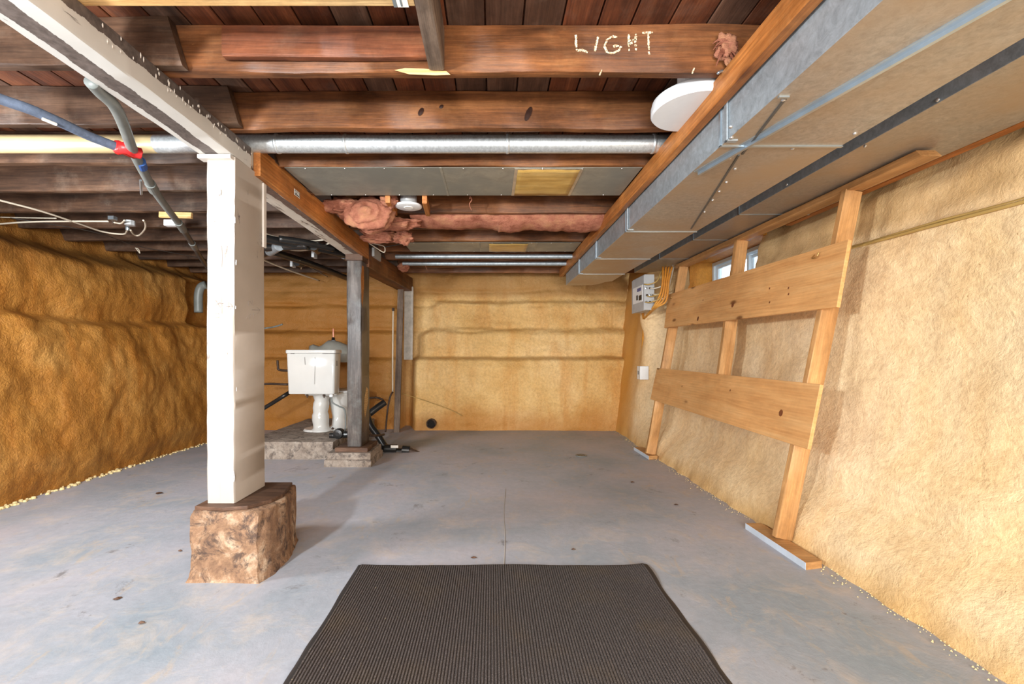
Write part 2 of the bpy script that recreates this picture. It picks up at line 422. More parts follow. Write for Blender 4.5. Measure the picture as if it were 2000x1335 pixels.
# peeling white paint: cream coat over dark wood; stripe masks in object space
def paint(name, coat, under, cover, stripes=None, streak=(1.2, 12, 12)):
    s = NT(name)
    v = s.coord(streak, rand=True); v1 = s.coord((1, 1, 1))
    n = s.noise(v, 2.2, 7, 0.7, 0.3); n0 = s.noise(v1, 3, 5, 0.6); nf = s.noise(v1, 40, 5, 0.7)
    cc = s.ramp(n0, [(0.3, tuple(x*0.88 for x in coat[:3])+(1,)), (0.6, coat)])
    uu = s.ramp(nf, [(0.3, tuple(x*0.6 for x in under[:3])+(1,)), (0.7, tuple(min(1, x*1.5) for x in under[:3])+(1,))])
    m = s.ramp(n, [(cover, W4), (cover+0.03, B4)])
    if stripes:
        tc = s.n('ShaderNodeTexCoord'); sp = s.n('ShaderNodeSeparateXYZ'); s.l(tc.outputs['Object'], sp.inputs[0])
        vj = s.coord((5, 5, 5), rand=False); wob = s.noise(vj, 1.2, 6, 0.75)
        for (ax, a, b, wb) in stripes:
            t = s.math('ADD', sp.outputs[ax], s.math('MULTIPLY', s.math('SUBTRACT', wob, 0.5), wb))
            g = s.math('MULTIPLY', s.math('GREATER_THAN', t, a), s.math('LESS_THAN', t, b))
            if stripes[0][0] == ax or True:
                ge = s.n('ShaderNodeNewGeometry'); gn = s.n('ShaderNodeVectorTransform'); gn.vector_type = 'NORMAL'; gn.convert_from = 'WORLD'; gn.convert_to = 'OBJECT'
                s.l(ge.outputs['True Normal'], gn.inputs[0]); sn = s.n('ShaderNodeSeparateXYZ'); s.l(gn.outputs[0], sn.inputs[0])
                face = s.math('GREATER_THAN', s.math('ABSOLUTE', sn.outputs['Z' if ax == 'Y' else 'Y']), 0.6)
                g = s.math('MULTIPLY', g, face)
            m = s.math('MAXIMUM', m, g)
    c = s.mix(m, cc, uu)
    s.bump(s.math('MULTIPLY', m, -1.0), 0.5, 0.003)
    return s.fin(c, 0.5, 0, 0.3)

# ------------------------------------------------------------------ setting
# floor
m = MB(); nx, ny = 60, 90
for j in range(ny+1):
    for i in range(nx+1):
        x = -4.2+7*i/nx; y = -4.6+11.2*j/ny
        m.v.append(Vector((x, y, 0.004*noise.noise(Vector((x, y, 0))) if y > -1 else 0)))
for j in range(ny):
    for i in range(nx): a = j*(nx+1)+i; m.f.append((a, a+1, a+nx+2, a+nx+1))
fl = m.build('floor', M['floor'], smooth=True, origin=(0, 0, 0)); tag(fl, kind='structure')
# shallow concrete joint running away from the camera
c = MB().tube([P(984, 1102, 890/414), P(986, 1050, 890/362), P(984, 1000, 890/312), P(987, 955, 890/267)], 0.0025, 5)
for vv in c.v: vv.z = 0.003+vv.z*0.2 if False else min(0.005, max(0.0, vv.z*0.3+0.003))
c.build('floor_joint', plain('pale_joint_filler', srgb(178, 176, 172), 0.8), fl)

def wallgrid(name, mat, us, vs, fn, skip=None):
    m = MB(); nu, nv = len(us), len(vs)
    for b in vs:
        for a in us: m.v.append(fn(a, b))
    for j in range(nv-1):
        for i in range(nu-1):
            if skip and skip((us[i]+us[i+1])/2, (vs[j]+vs[j+1])/2): continue
            a = j*nu+i; m.f.append((a, a+1, a+nu+1, a+nu))
    o = m.build(name, mat, smooth=True, origin=(0, 0, 0)); tag(o, kind='structure'); return o
def lin(a, b, n): return [a+(b-a)*i/n for i in range(n+1)]
def prof(pts, z):
    if z <= pts[0][0]: return pts[0][1]
    for (a, va), (b, vb) in zip(pts, pts[1:]):
        if z <= b: return va+(vb-va)*sm(a, b, z)
    return pts[-1][1]
def fb(x, y, z, o=4): return noise.fractal(Vector((x, y, z)), 0.9, 2.1, o)

LP = [(0, -3.21), (0.25, -3.17), (0.8, -3.20), (1.12, -3.22), (1.25, -3.26), (1.33, -3.42), (1.50, -3.40), (1.78, -3.44), (1.98, -3.78), (2.25, -3.85)]
def fleft(y, z):
    x = prof(LP, z+0.03*math.sin(y*2.1)+0.02*noise.noise(Vector((y*3, 0, 1))))
    x += 0.045*fb(y*1.1, z*1.3, 2.0) + 0.020*noise.noise(Vector((y*5.0+z*2.2, z*2.4, 5)))
    x += 0.008*noise.noise(Vector((y*14, z*9, 7)))+0.006*noise.noise(Vector((y*30, z*26, 9)))
    if z < 0.06: x -= 0.0
    if y > 5.05 and 1.3 < z < 1.85: x -= 0.10*sm(5.05, 5.12, y)
    return Vector((x, y, z))
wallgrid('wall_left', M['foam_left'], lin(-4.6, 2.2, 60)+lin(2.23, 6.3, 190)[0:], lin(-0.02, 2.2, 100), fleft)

BR = [(0, 5.84), (0.80, 5.86), (0.90, 5.88), (0.97, 6.05), (1.24, 6.06), (1.30, 6.09), (1.36, 6.18), (1.60, 6.18), (1.66, 6.15), (1.74, 6.26), (1.9, 6.24), (2.2, 6.28)]
BL = [(0, 5.90), (0.80, 5.92), (0.90, 5.95), (0.95, 6.03), (1.24, 6.05), (1.32, 6.11), (1.58, 6.12), (1.70, 6.17), (1.9, 6.17), (2.2, 6.2)]
def fback(x, z):
    zz = z+0.014*noise.noise(Vector((x*3, 0, 3)))+0.008*noise.noise(Vector((x*9, 0, 3)))
    t = sm(-1.30, -1.12, x)
    y = prof(BL, zz)*(1-t)+prof(BR, zz)*t
    # recess between the two lengths of wall, rounded shoulders
    edge = -1.02+0.08*sm(0.88, 1.0, z)+0.12*sm(1.22, 1.36, z)+0.06*sm(1.6, 1.7, z)+0.02*z
    g = max(0.0, 1-abs(x-(-1.20))/0.19); gl = sm(edge-0.13, edge+0.04, x)
    if x > -1.2: y = y*gl+6.24*(1-gl)
    elif x > -1.38: y = y+0.05*sm(-1.38, -1.25, x)
    for zc, w_, a_ in ((0.955, .018, .030), (1.315, .022, .045), (1.655, .028, .050), (1.86, .03, .04)):
        zw = zc+0.03*noise.noise(Vector((x*1.7, zc*9, 0))); y += a_*(0.6+0.7*noise.noise(Vector((x*2.5, zc*5, 2))))*math.exp(-((z-zw)/w_)**2)
    if x < -1.3: y -= 0.03*noise.noise(Vector((x*1.2, z*5.5, 8)))
    y += -0.045*fb(x*1.0, z*1.6, 4.0)
    y += -0.014*noise.noise(Vector((x*5.0, z*5.5, 5)))-0.014*noise.noise(Vector((x*2.0, z*14, 2)))*(1 if x < -1.2 else 0.6)
    y += -0.004*noise.noise(Vector((x*24, z*22, 9)))
    return Vector((x, y, z))
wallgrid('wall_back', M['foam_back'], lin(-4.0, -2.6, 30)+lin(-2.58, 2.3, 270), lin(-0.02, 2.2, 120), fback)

RP = [(0, 1.585), (0.06, 1.60), (0.35, 1.79), (0.70, 1.91), (1.1, 1.98), (1.50, 2.025), (1.59, 2.04), (1.64, 2.12), (1.80, 2.15), (1.95, 2.20), (2.2, 2.24)]
def fright(y, z):
    x = prof(RP, z+0.008*noise.noise(Vector((y*3, 0, 8))))
    x -= 0.028*fb(y*0.9, z*1.1, 6.0)*sm(0, 0.3, z+0.1)+0.008*noise.noise(Vector((y*5, z*5, 1)))
    x -= 0.003*noise.noise(Vector((y*20, z*20, 2)))
    if z > 1.6: x -= 0.03*noise.noise(Vector((y*4, z*6, 3)))
    if z < 0.1: x -= 0.02*(0.5+noise.noise(Vector((y*7, 0, 3))))*(1-z/0.1)
    kf = sm(4.65, 5.25, y); x = x*(1-kf)+(1.60+0.15*z+0.02*noise.noise(Vector((y*4, z*3, 4))))*kf
    # swelling near the far corner around the service panel
    x -= 0.10*math.exp(-((y-5.05)/0.28)**2)*sm(1.15, 1.45, z) + 0.05*math.exp(-((y-5.1)/0.12)**2)*sm(0.2, 1.4, z)
    return Vector((x, y, z))
WY0, WY1, WZ0, WZ1 = 3.65, 4.75, 1.62, 1.95
ys = lin(-4.6, 0.9, 40)+lin(0.93, 3.65, 136)+lin(3.67, 4.75, 54)[0:]+lin(4.78, 6.25, 60)
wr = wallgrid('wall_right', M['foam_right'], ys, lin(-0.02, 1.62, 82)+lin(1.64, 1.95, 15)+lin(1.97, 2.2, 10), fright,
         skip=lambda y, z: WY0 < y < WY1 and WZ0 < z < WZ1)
m = MB()   # recess around the window
def quad(a, b, c_, d): m.add([a, b, c_, d], [(0, 1, 2, 3)])
XI, XO = 2.02, 2.42
M['foam_jamb'] = foam('spray_foam_amber', srgb(206, 142, 52), srgb(180, 112, 34), srgb(220, 168, 86), srgb(176, 104, 26), 0.5, 0.01)
m.box((XI+.07, WY1-.005, WZ0-.03), (XO, WY1+.05, WZ1+.05)); m.box((XI+.20, WY0-.05, WZ0-.03), (XO, WY0+.005, WZ1+.05))
m.box((XI+.04, WY0-.05, WZ0-.06), (XO, WY1+.05, WZ0+.004)); m.box((XI+.12, WY0-.05, WZ1), (XO, WY1+.05, WZ1+.05))
m.build('window_recess', M['foam_jamb'], wr)

# window
win = thing('window_1', (2.36, 4.35, 1.63), None, None); tag(win, kind='structure')
M['vinyl'] = plain('white_vinyl', srgb(206, 220, 228), 0.4, 0, 0.04)
def winframe(y0, y1, z0, z1, t, x0, x1, name):
    m = MB(); m.box((x0, y0, z0), (x1, y0+t, z1)); m.box((x0, y1-t, z0), (x1, y1, z1))
    m.box((x0, y0+t, z0), (x1, y1-t, z0+t)); m.box((x0, y0+t, z1-t), (x1, y1-t, z1)); return m.build(name, M['vinyl'], win, bevel=0.003)
winframe(WY0+.01, WY1-.01, WZ0+.01, WZ1-.005, 0.035, 2.32, 2.41, 'window_frame')
sash_a = winframe(4.11, WY1-.05, WZ0+.05, WZ1-.045, 0.03, 2.345, 2.375, 'sash')
sash_b = winframe(WY0+.05, 4.14, WZ0+.05, WZ1-.045, 0.03, 2.378, 2.405, 'sash')
gl = NT('window_glass'); gl.b.inputs['Transmission Weight'].default_value = 1.0
M['glass'] = gl.fin((0.95, 0.98, 1, 1), 0.02)
MB().box((2.358, 4.14, WZ0+.08), (2.362, WY1-.08, WZ1-.075)).build('pane', M['glass'], sash_a)
MB().box((2.39, WY0+.08, WZ0+.08), (2.394, 4.11, WZ1-.075)).build('pane', M['glass'], sash_b)

# wall behind the camera
MB().box((-4.2, -4.7, 0), (2.8, -4.6, 2.2)).build('wall_front', M['foam_right'], kind='structure')

# ceiling: floor boards laid over the joists
ZC = 2.184
ceil = MB().box((-4.4, -4.7, ZC+.024), (2.9, 6.6, ZC+.06)).build('ceiling', M['subfloor']); tag(ceil, kind='structure')
x = -4.3; k = 0
while x < 2.75:
    wd = random.choice([0.118, 0.128, 0.135, 0.14])
    lumber('board', M['subfloor'] if random.random() < 0.62 else M['subfloor_b'], (x+wd/2, -4.6, ZC+.011+random.uniform(-.002, .002)), (x+wd/2+0.02, 6.5, ZC+.011), wd-0.006, 0.022, side=(1, 0, 0), parent=ceil, ch=0.002)
    x += wd; k += 1

# ------------------------------------------------------------------ joists
ZJ = 2.014; JH = 0.170; JT = 0.038
JY = [1.611+0.4065*i for i in range(11)]
rl = ['dark brown ceiling joist chalked with the word LIGHT, right of the beam',
      'reddish ceiling joist with two oval knots, just in front of the round silver duct',
      'brown ceiling joist between the round silver duct and the wide sheet metal panel',
      'brown ceiling joist along the far edge of the wide sheet metal panel',
      'brown ceiling joist just beyond the round recessed light, above the pink strip',
      'brown ceiling joist behind the long pink insulation strip',
      'brown ceiling joist along the near edge of the small far metal panel',
      'brown ceiling joist along the far edge of the small far metal panel',
      'dark ceiling joist just beyond the nearer thin grey conduit',
      'dark ceiling joist second from the back wall, right of the beam',
      'dark ceiling joist nearest the back wall, right of the beam']
ll = ['greyish ceiling joist nearest the camera, left of the white beam',
      'ceiling joist left of the white beam, just in front of the cream duct',
      'ceiling joist left of the white post, just behind the cream duct',
      'ceiling joist left of the beam, fourth from the camera, behind the grey pipe',
      'ceiling joist left of the beam carrying the small pale wood block',
      'ceiling joist left of the beam with the white cables clipped under it',
      'ceiling joist left of the beam, seventh from the camera, over the foam wall top',
      'ceiling joist left of the beam, eighth from the camera, above the black pipes',
      'ceiling joist left of the beam, third from the back wall',
      'ceiling joist left of the beam, second from the back wall',
      'ceiling joist left of the beam, nearest the back wall']
joistR = []; joistL = []
for i, y in enumerate(JY):
    o = lumber('floor_joist', M['joist'], (-1.36, y+JT/2+0.006, ZJ+JH/2), (2.30, y+JT/2-0.008, ZJ+JH/2), JT, JH, jit=0.006, n=50, seed=i, ch=0.004)
    tag(o, rl[i], 'joist', 'joists right of the main beam'); joistR.append(o)
    o = lumber('floor_joist', M['joist_dark'], (-4.0, y-JT/2+0.004, ZJ+JH/2-0.004), (-1.08-0.03*(i % 3), y-JT/2-0.003, ZJ+JH/2), JT, JH, jit=0.006, n=50, seed=i+20, ch=0.004, cut1=0.05)
    tag(o, ll[i], 'joist', 'joists left of the main beam'); joistL.append(o)

# chalk lettering on the first joist
m = MB()
YF = JY[0]-0.0035
def stroke(pts, wpx=3.2):
    for (a, b) in zip(pts, pts[1:]):
        A = P(a[0], a[1], YF); B = P(b[0], b[1], YF); n = max(2, int((B-A).length/0.006))
        for i in range(n):
            c0 = A+(B-A)*(i/n); c1 = A+(B-A)*((i+1)/n); c0.x += random.uniform(-.0012, .0012); w_ = wpx*YF/F/2*random.uniform(0.6, 1.25)
            d = (c1-c0); 
            if d.length < 1e-5: continue
            d.normalize(); nrm = Vector((-d.z, 0, d.x))*w_
            if random.random() < 0.12: continue
            v0 = len(m.v); y0 = YF; 
            for q in (c0+nrm, c0-nrm, c1-nrm, c1+nrm): m.v.append(Vector((q.x, y0, q.z)))
            for q in (c0+nrm, c0-nrm, c1-nrm, c1+nrm): m.v.append(Vector((q.x, y0+0.002, q.z)))
            m.f += [(v0, v0+1, v0+2, v0+3), (v0, v0+4, v0+5, v0+1), (v0+1, v0+5, v0+6, v0+2), (v0+2, v0+6, v0+7, v0+3), (v0+3, v0+7, v0+4, v0)]
def build_letters():
    global m
    m = MB(); stroke([(1125, 68), (1125, 85), (1127, 99), (1137, 97), (1148, 102)], 4.2); adopt(m.build('chalk_letter', M['chalk']), joistR[0])
    m = MB(); stroke([(1168, 72), (1165, 86), (1162, 100)], 4.2); adopt(m.build('chalk_letter', M['chalk']), joistR[0])
    m = MB(); stroke([(1206, 72), (1196, 71), (1186, 77), (1181, 90), (1186, 102), (1196, 104), (1208, 99), (1213, 90), (1202, 89), (1198, 91)], 4.2); adopt(m.build('chalk_letter', M['chalk']), joistR[0])
    m = MB(); stroke([(1228, 67), (1228, 84), (1229, 99)], 4.2); stroke([(1242, 66), (1241, 82), (1242, 98)], 4.2); stroke([(1228, 85), (1243, 81)], 4.2); stroke([(1229, 79), (1242, 77)], 3); adopt(m.build('chalk_letter', M['chalk']), joistR[0])
    m = MB(); stroke([(1254, 64), (1275, 63)], 4.2); stroke([(1266, 64), (1267, 84), (1268, 107)], 3.6); adopt(m.build('chalk_letter', M['chalk']), joistR[0])
s = NT('white_chalk'); v = s.coord((1, 1, 1)); nn = s.noise(v, 160, 3, 0.7)
M['chalk'] = s.fin(s.ramp(nn, [(0.42, srgb(150, 112, 80)), (0.52, srgb(224, 214, 180))]), 0.9)
def adopt(o, par):      # keep the world placement under a (rotated) lumber parent
    w_ = Matrix.Translation(WPOS[o]); pm = par.rotation_quaternion.to_matrix().to_4x4(); pm.translation = WPOS[par]
    o.parent = par; o.matrix_parent_inverse = pm.inverted(); o.location = WPOS[o]
build_letters()
for a, b in (((1175, 137), (1171, 147)), ((1356, 133), (1352, 143))):
    adopt(MB().tube([P(a[0], a[1], YF-0.001), P(b[0], b[1], YF-0.001)], 0.003, 5).build('chalk_tick', M['chalk']), joistR[0])
# split sliver and knots on the joists
m = MB(); pts = [(770, 137), (790, 133), (830, 134), (872, 139), (880, 146), (850, 147), (800, 145)]
m.add([P(a, b, YF-0.001) for a, b in pts]+[P(a, b, YF+0.004) for a, b in pts], [tuple(range(7))]+[(i, (i+1) % 7, (i+1) % 7+7, i+7) for i in range(7)])
o = m.build('split_wood', M['pale_wood'], label='pale freshly split edge'); adopt(o, joistR[0])
for (px, py, rx, rz, J, yy) in ((822, 218, 5, 8, 1, JY[1]), (1032, 222, 6, 14, 1, JY[1]), (862, 208, 4, 4, 1, JY[1])):
    m = MB(); c0 = P(px, py, yy-0.002); n = 14
    m.add([c0+Vector((math.cos(t)*rx*yy/F+math.sin(t)*rz*yy/F*.35, 0, math.sin(t)*rz*yy/F)) for t in [2*math.pi*i/n for i in range(n)]]+[c0+Vector((0, -0.002, 0))], [(i, (i+1) % n, n) for i in range(n)])
    adopt(m.build('knot', plain('knot_wood', srgb(48, 28, 20), 0.4, 0, 0.3, 60)), joistR[J])

# board sistered to the first joist, light board near the camera, blocking
o = lumber('sister_board', wood('red_brown_board', srgb(92, 52, 34), srgb(138, 82, 54), srgb(164, 108, 74), 1.0, 0.5, 0.5, (srgb(170, 140, 118), 0.3)),
           P(433, 76, 1.575)+Vector((0, 0.017, -.003)), P(838, 76, 1.575)+Vector((0, .017, -.003)), 0.034, 0.11, jit=0.003, n=24, ch=0.006, seed=3)
tag(o, 'red-brown board nailed along the face of the LIGHT joist, left of the blocking', 'board')
o = lumber('pale_board', M['pale_wood'], (-1.19, 1.289, ZJ+.045), (-0.222, 1.289, ZJ+.045), 0.038, 0.089, ch=0.003)
tag(o, 'new pale pine board overhead at the top edge, nearest the camera', 'board')
m = MB().box((-0.272, 1.268, ZJ-.001), (-0.240, 1.309, ZJ+.0)); adopt(m.build('paper_label', M['white_print'], label='white printed label'), o)
m = MB().box((-0.283, 1.268, ZJ-.0012), (-0.273, 1.309, ZJ+.0)); m.box((-0.262, 1.272, ZJ-.0018), (-0.257, 1.305, ZJ)); adopt(m.build('barcode', plain('grey_print', srgb(110, 118, 122), .5)), o)
o = lumber('blocking', M['grey_wood'], (-0.194, 0.75, ZJ+.070), (-0.194, 1.598, ZJ+.070), 0.052, 0.150, jit=0.004, n=16, ch=0.005)
tag(o, 'grey weathered blocking piece butting end-on against the LIGHT joist', 'blocking')

# ------------------------------------------------------------------ main beam and posts
BZ0 = 1.909
s_under = srgb(92, 84, 80)
M['beam_paint'] = paint('peeling_white_paint_on_beam', srgb(200, 198, 192), s_under, 0.35, [('Y', -0.045, 0.018, 0.05), ('Z', -0.07, -0.010, 0.05)])
# near beam: length along Y; local Y -> world X (side vector), local Z -> vertical
o = lumber('main_beam', M['beam_paint'], (-1.252, -1.2, 1.962), (-1.252, 2.20, 1.962), 0.156, 0.105, side=(1, 0, 0), jit=0.006, n=90, ch=0.006, seed=2)
tag(o, 'white painted main beam with peeling paint, running over the white post to the camera', 'beam')
beam = o
# flakes of white paint clinging to the bare upper edge near the post
m = MB()
for i in range(46):
    y = 1.35+0.85*random.random()**0.8; z = 1.962+random.uniform(-0.005, 0.045); a = random.uniform(.002, .004); h = random.uniform(.004, .011)
    n = 8; c0 = Vector((-1.1725, y, z))
    m.add([c0+Vector((0, math.cos(2*math.pi*k/n)*a, math.sin(2*math.pi*k/n)*h)) for k in range(n)]+[c0+Vector((.002, 0, 0))], [(k, (k+1) % n, n) for k in range(n)])
M['white_paint'] = plain('white_paint', srgb(204, 198, 190), 0.5)
adopt(m.build('paint_flakes', M['white_paint'], kind='stuff'), beam)

M['beam_white2'] = paint('worn_white_paint_on_beam', srgb(214, 206, 192), srgb(110, 92, 82), 0.40, [('Y', 0.012, 0.060, 0.04)])
b2 = thing('main_beam', (-1.25, 3.2, 1.91), 'orange-brown faced main beam with worn white underside between the two posts', 'beam')
lumber('beam_core', M['beam_white2'], (-1.258, 2.202, 1.955), (-1.258, 4.20, 1.950), 0.150, 0.105, side=(1, 0, 0), parent=b2, jit=0.005, n=40, ch=0.005)
lumber('side_plank', M['orange_wood'], (-1.163, 2.235, 1.957), (-1.160, 4.19, 1.952), 0.036, 0.140, side=(1, 0, 0), parent=b2, jit=0.003, n=24, ch=0.003)
# sticker MXR on the plank
lb = thing
cst = PX(580, 378, -1.143)
m = MB().box((-1.1435, cst.y-.036, cst.z-.017), (-1.142, cst.y+.036, cst.z+.017)); st = m.build('sticker', M['white_print'], b2, label='small black and white MXR sticker')
m = MB().box((-1.1425, cst.y-.032, cst.z-.013), (-1.1412, cst.y+.032, cst.z+.013)); m.build('sticker_panel', M['black'], st)
def text_obj(name, body, size, loc, rot, mat, parent, ext=0.0006):
    cu = bpy.data.curves.new(name, 'FONT'); cu.body = body; cu.size = size; cu.align_x = 'CENTER'; cu.align_y = 'CENTER'; cu.extrude = ext; cu.materials.append(mat)
    cu.offset = size*0.02
    o = bpy.data.objects.new(name, cu); COL.objects.link(o); o.rotation_euler = rot; put(o, loc, parent); return o
text_obj('sticker_text', 'MXR', 0.026, (-1.1405, cst.y, cst.z), (math.pi/2, 0, math.pi/2), M['white_print'], st)

o = lumber('main_beam', M['brown_beam'], (-1.235, 4.24, 1.905), (-1.14, 6.02, 1.915), 0.17, 0.19, side=(1, 0, 0), jit=0.006, n=30, ch=0.008)
tag(o, 'dark brown main beam from the black post to the back wall', 'beam')
m = MB().box((-1.142, 4.30, 1.93), (-1.118, 4.56, 2.012)); tag(m.build('beam_packer', M['grey_box']), 'grey metal packer plate on the side of the far brown beam', 'plate')

# white post
M['post_paint'] = paint('chipped_cream_paint', srgb(182, 173, 163), srgb(122, 114, 110), 0.335, [('Y', 0.0, 0.0001, 0.0)], (1.6, 5, 5))
p1 = thing('support_post', (-1.24, 2.2, 0.32), 'white painted square support post with chipped corners on a brown concrete pier', 'post')
lumber('post_shaft', M['post_paint'], (-1.2395, 2.198, 0.322), (-1.2395, 2.198, 1.907), 0.130, 0.276, side=(1, 0, 0), parent=p1, jit=0.006, n=60, ch=0.006, seed=5)
m = MB().box((-1.176, 2.305, 1.55), (-1.165, 2.336, 1.88)); m.build('cover_strip', M['white_paint'], p1, bevel=.004, label='thin white strip nailed to the right face')
lumber('post_cap', M['white_paint'], (-1.33, 2.06, 1.899), (-1.18, 2.06, 1.899), 0.05, 0.018, parent=p1)
# chips along the corner and pencil marks
m = MB()
for (px, py, w_, h_) in ((430, 375, 5, 12), (431, 500, 6, 46), (427, 380, 3, 5), (459, 430, 3, 14), (461, 512, 3, 12), (443, 690, 2, 5), (460, 600, 2, 8), (457, 392, 2, 18), (462, 760, 2, 10), (457, 930, 4, 22)):
    n = 9; c0 = P(px, py, 2.0575)
    m.add([c0+Vector((math.cos(t)*w_*.5*2.06/F*random.uniform(.6, 1.1), 0, math.sin(t)*h_*.5*2.06/F*random.uniform(.8, 1.1))) for t in [2*math.pi*i/n for i in range(n)]]+[c0+Vector((0, -.0008, 0))], [(i, (i+1) % n, n) for i in range(n)])
m.build('paint_chips', plain('exposed_grey_wood', srgb(150, 150, 150), .7, 0, .3, 30), p1, kind='stuff')
m = MB(); YP = 2.0568
def pen(pts, r=0.0009, face='front'):
    MB().tube([P(a, b, YP) if face == 'front' else PX(a, b, -1.1718) for a, b in pts], r, 4, smooth=False).build('pencil_mark', M['pencil'], p1)
pen([(432, 580), (433, 612)]); pen([(428, 592), (436, 592)]); pen([(420, 585), (430, 600)]); pen([(421, 596), (430, 590)]); pen([(419, 612), (427, 612), (427, 620), (419, 620)])
pen([(440, 598), (453, 598)]); pen([(449, 592), (454, 598), (449, 604)]); pen([(446, 590), (446, 602)])
pen([(484, 588), (486, 596)], face='r'); pen([(488, 588), (492, 594)], face='r'); pen([(494, 586), (494, 596)], face='r')
pen([(492, 605), (507, 605)], face='r'); pen([(502, 600), (508, 605), (502, 612)], face='r'); pen([(484, 615), (481, 622)], face='r'); pen([(490, 613), (487, 622)], face='r'); pen([(496, 611), (494, 620)], face='r')

# pier under the white post
def roughen(m, amt, freq, seed=0, zlock=None):
    for v in m.v:
        q = Vector((v.x*freq+seed, v.y*freq, v.z*freq)); k = noise.noise(q)+0.5*noise.noise(q*2.3)
        k2 = noise.noise(q+Vector((7, 7, 7)))+0.5*noise.noise(q*2.3+Vector((3, 1, 2)))
        if zlock is not None and v.z < zlock: v.x += k*amt; v.y += k2*amt; continue
        v.x += k*amt; v.y += k2*amt; v.z += 0.4*amt*noise.noise(q+Vector((1, 9, 2)))
def ringpoly(pts, z, nseg=7):
    out = []
    for (a, b) in zip(pts, pts[1:]+pts[:1]):
        for k in range(nseg): out.append((a[0]+(b[0]-a[0])*k/nseg, a[1]+(b[1]-a[1])*k/nseg, z))
    return out
poly = [(-1.355, 2.06), (-1.335, 1.995), (-1.03, 1.985), (-1.005, 2.05), (-1.0, 2.19), (-1.05, 2.42), (-1.36, 2.45)]
def scaled(pts, k, cx=-1.19, cy=2.22): return [((a-cx)*k+cx, (b-cy)*k+cy) for a, b in pts]
m = MB(); rings = []
for z, k in ((0, 1.07), (0.015, 1.03), (0.05, 1.0), (0.09, 0.985), (0.13, 0.985), (0.17, 0.99), (0.21, 0.995), (0.25, 0.995), (0.285, 0.99), (0.298, 0.975), (0.303, 0.94), (0.303, 0.5), (0.303, 0.05)):
    rings.append([Vector(p) for p in ringpoly(scaled(poly, k), z)])
m.loft(rings); roughen(m, 0.008, 14, 1, 0.02)
o = m.build('concrete_pier', M['pedestal']); auto_smooth(o, 0.9)
tag(o, 'tall rough brown concrete pier under the white post', 'pier')
m = MB(); sp = [(-1.335, 2.025), (-1.20, 2.005), (-1.10, 2.03), (-1.035, 2.12), (-1.02, 2.2), (-1.06, 2.4), (-1.33, 2.4)]
m.prism([(a, b) for a, b in sp], 0.3035, 0.321)
tag(m.build('shim_plate', M['shim'], bevel=0.003), 'dark wooden shim plate between the white post and its pier', 'shim')

# far dark post
M['post_dark'] = wood('dark_painted_post', srgb(52, 46, 44), srgb(84, 78, 76), srgb(122, 116, 112), 1.0, 0.2, 0.32, (srgb(124, 134, 134), 0.6))
p2 = thing('support_post', (-1.24, 4.2, 0.16), 'dark grey-brown worn support post beside the toilet', 'post')
lumber('post_shaft', M['post_dark'], (-1.242, 4.205, 0.162), (-1.242, 4.205, 1.84), 0.132, 0.27, side=(1, 0, 0), parent=p2, jit=0.004, n=30, ch=0.008, seed=8)
lumber('post_cap', M['shim'], (-1.318, 4.205, 1.872), (-1.165, 4.205, 1.872), 0.28, 0.062, parent=p2)
m = MB(); pts = [(716, 755), (719, 760), (719, 785), (716, 800), (713, 815), (711, 800), (712, 775)]
m.add([PX(a, b, -1.1735) for a, b in pts]+[PX(715, 785, -1.172)], [(i, (i+1) % 7, 7) for i in range(7)])
m.build('bare_patch', M['pale_wood'], p2, label='pale bare patch')
m = MB(); pts = [(707, 518), (711, 520), (711, 560), (708, 600), (706, 590), (705, 540)]
m.add([PX(a, b, -1.1735) for a, b in pts]+[PX(708, 555, -1.172)], [(i, (i+1) % 6, 6) for i in range(6)])
m.build('orange_streak', M['orange_wood'], p2, label='orange bare streak')

def blockm(x0, x1, y0, y1, z0, z1, amt=0.006, seed=0, n=6):
    m = MB(); pp = [(x0, y0), (x1, y0), (x1, y1), (x0, y1)]; cx, cy = (x0+x1)/2, (y0+y1)/2
    rings = [[Vector(p) for p in ringpoly([((a-cx)*k+cx, (b-cy)*k+cy) for a, b in pp], z, n)] for z, k in
             ((z0, 1), (z0+(z1-z0)*.33, 1), (z0+(z1-z0)*.66, 1), (z1-.004, 0.995), (z1, 0.97), (z1, 0.5), (z1, 0.02))]
    m.loft(rings); roughen(m, amt, 16, seed); 
    for v in m.v:
        if v.z < z0+0.003: v.z = z0
    return m
pd = thing('footing_block', (-1.25, 4.2, 0), 'stepped rough grey concrete footing under the dark post', 'footing')
blockm(-1.48, -1.065, 3.975, 4.42, 0, 0.062, seed=3).build('lower_slab', M['block'], pd)
blockm(-1.46, -1.075, 3.995, 4.40, 0.062, 0.120, seed=4).build('middle_slab', M['block'], pd)
blockm(-1.40, -1.11, 4.03, 4.38, 0.120, 0.159, seed=5).build('upper_slab', M['shim'], pd)

# concrete slab under the toilet
o = blockm(-2.35, -1.50, 4.26, 5.78, 0, 0.168, 0.007, 7, 14).build('toilet_slab', M['block']); auto_smooth(o, .9)
tag(o, 'low raised concrete slab under the white toilet', 'slab')

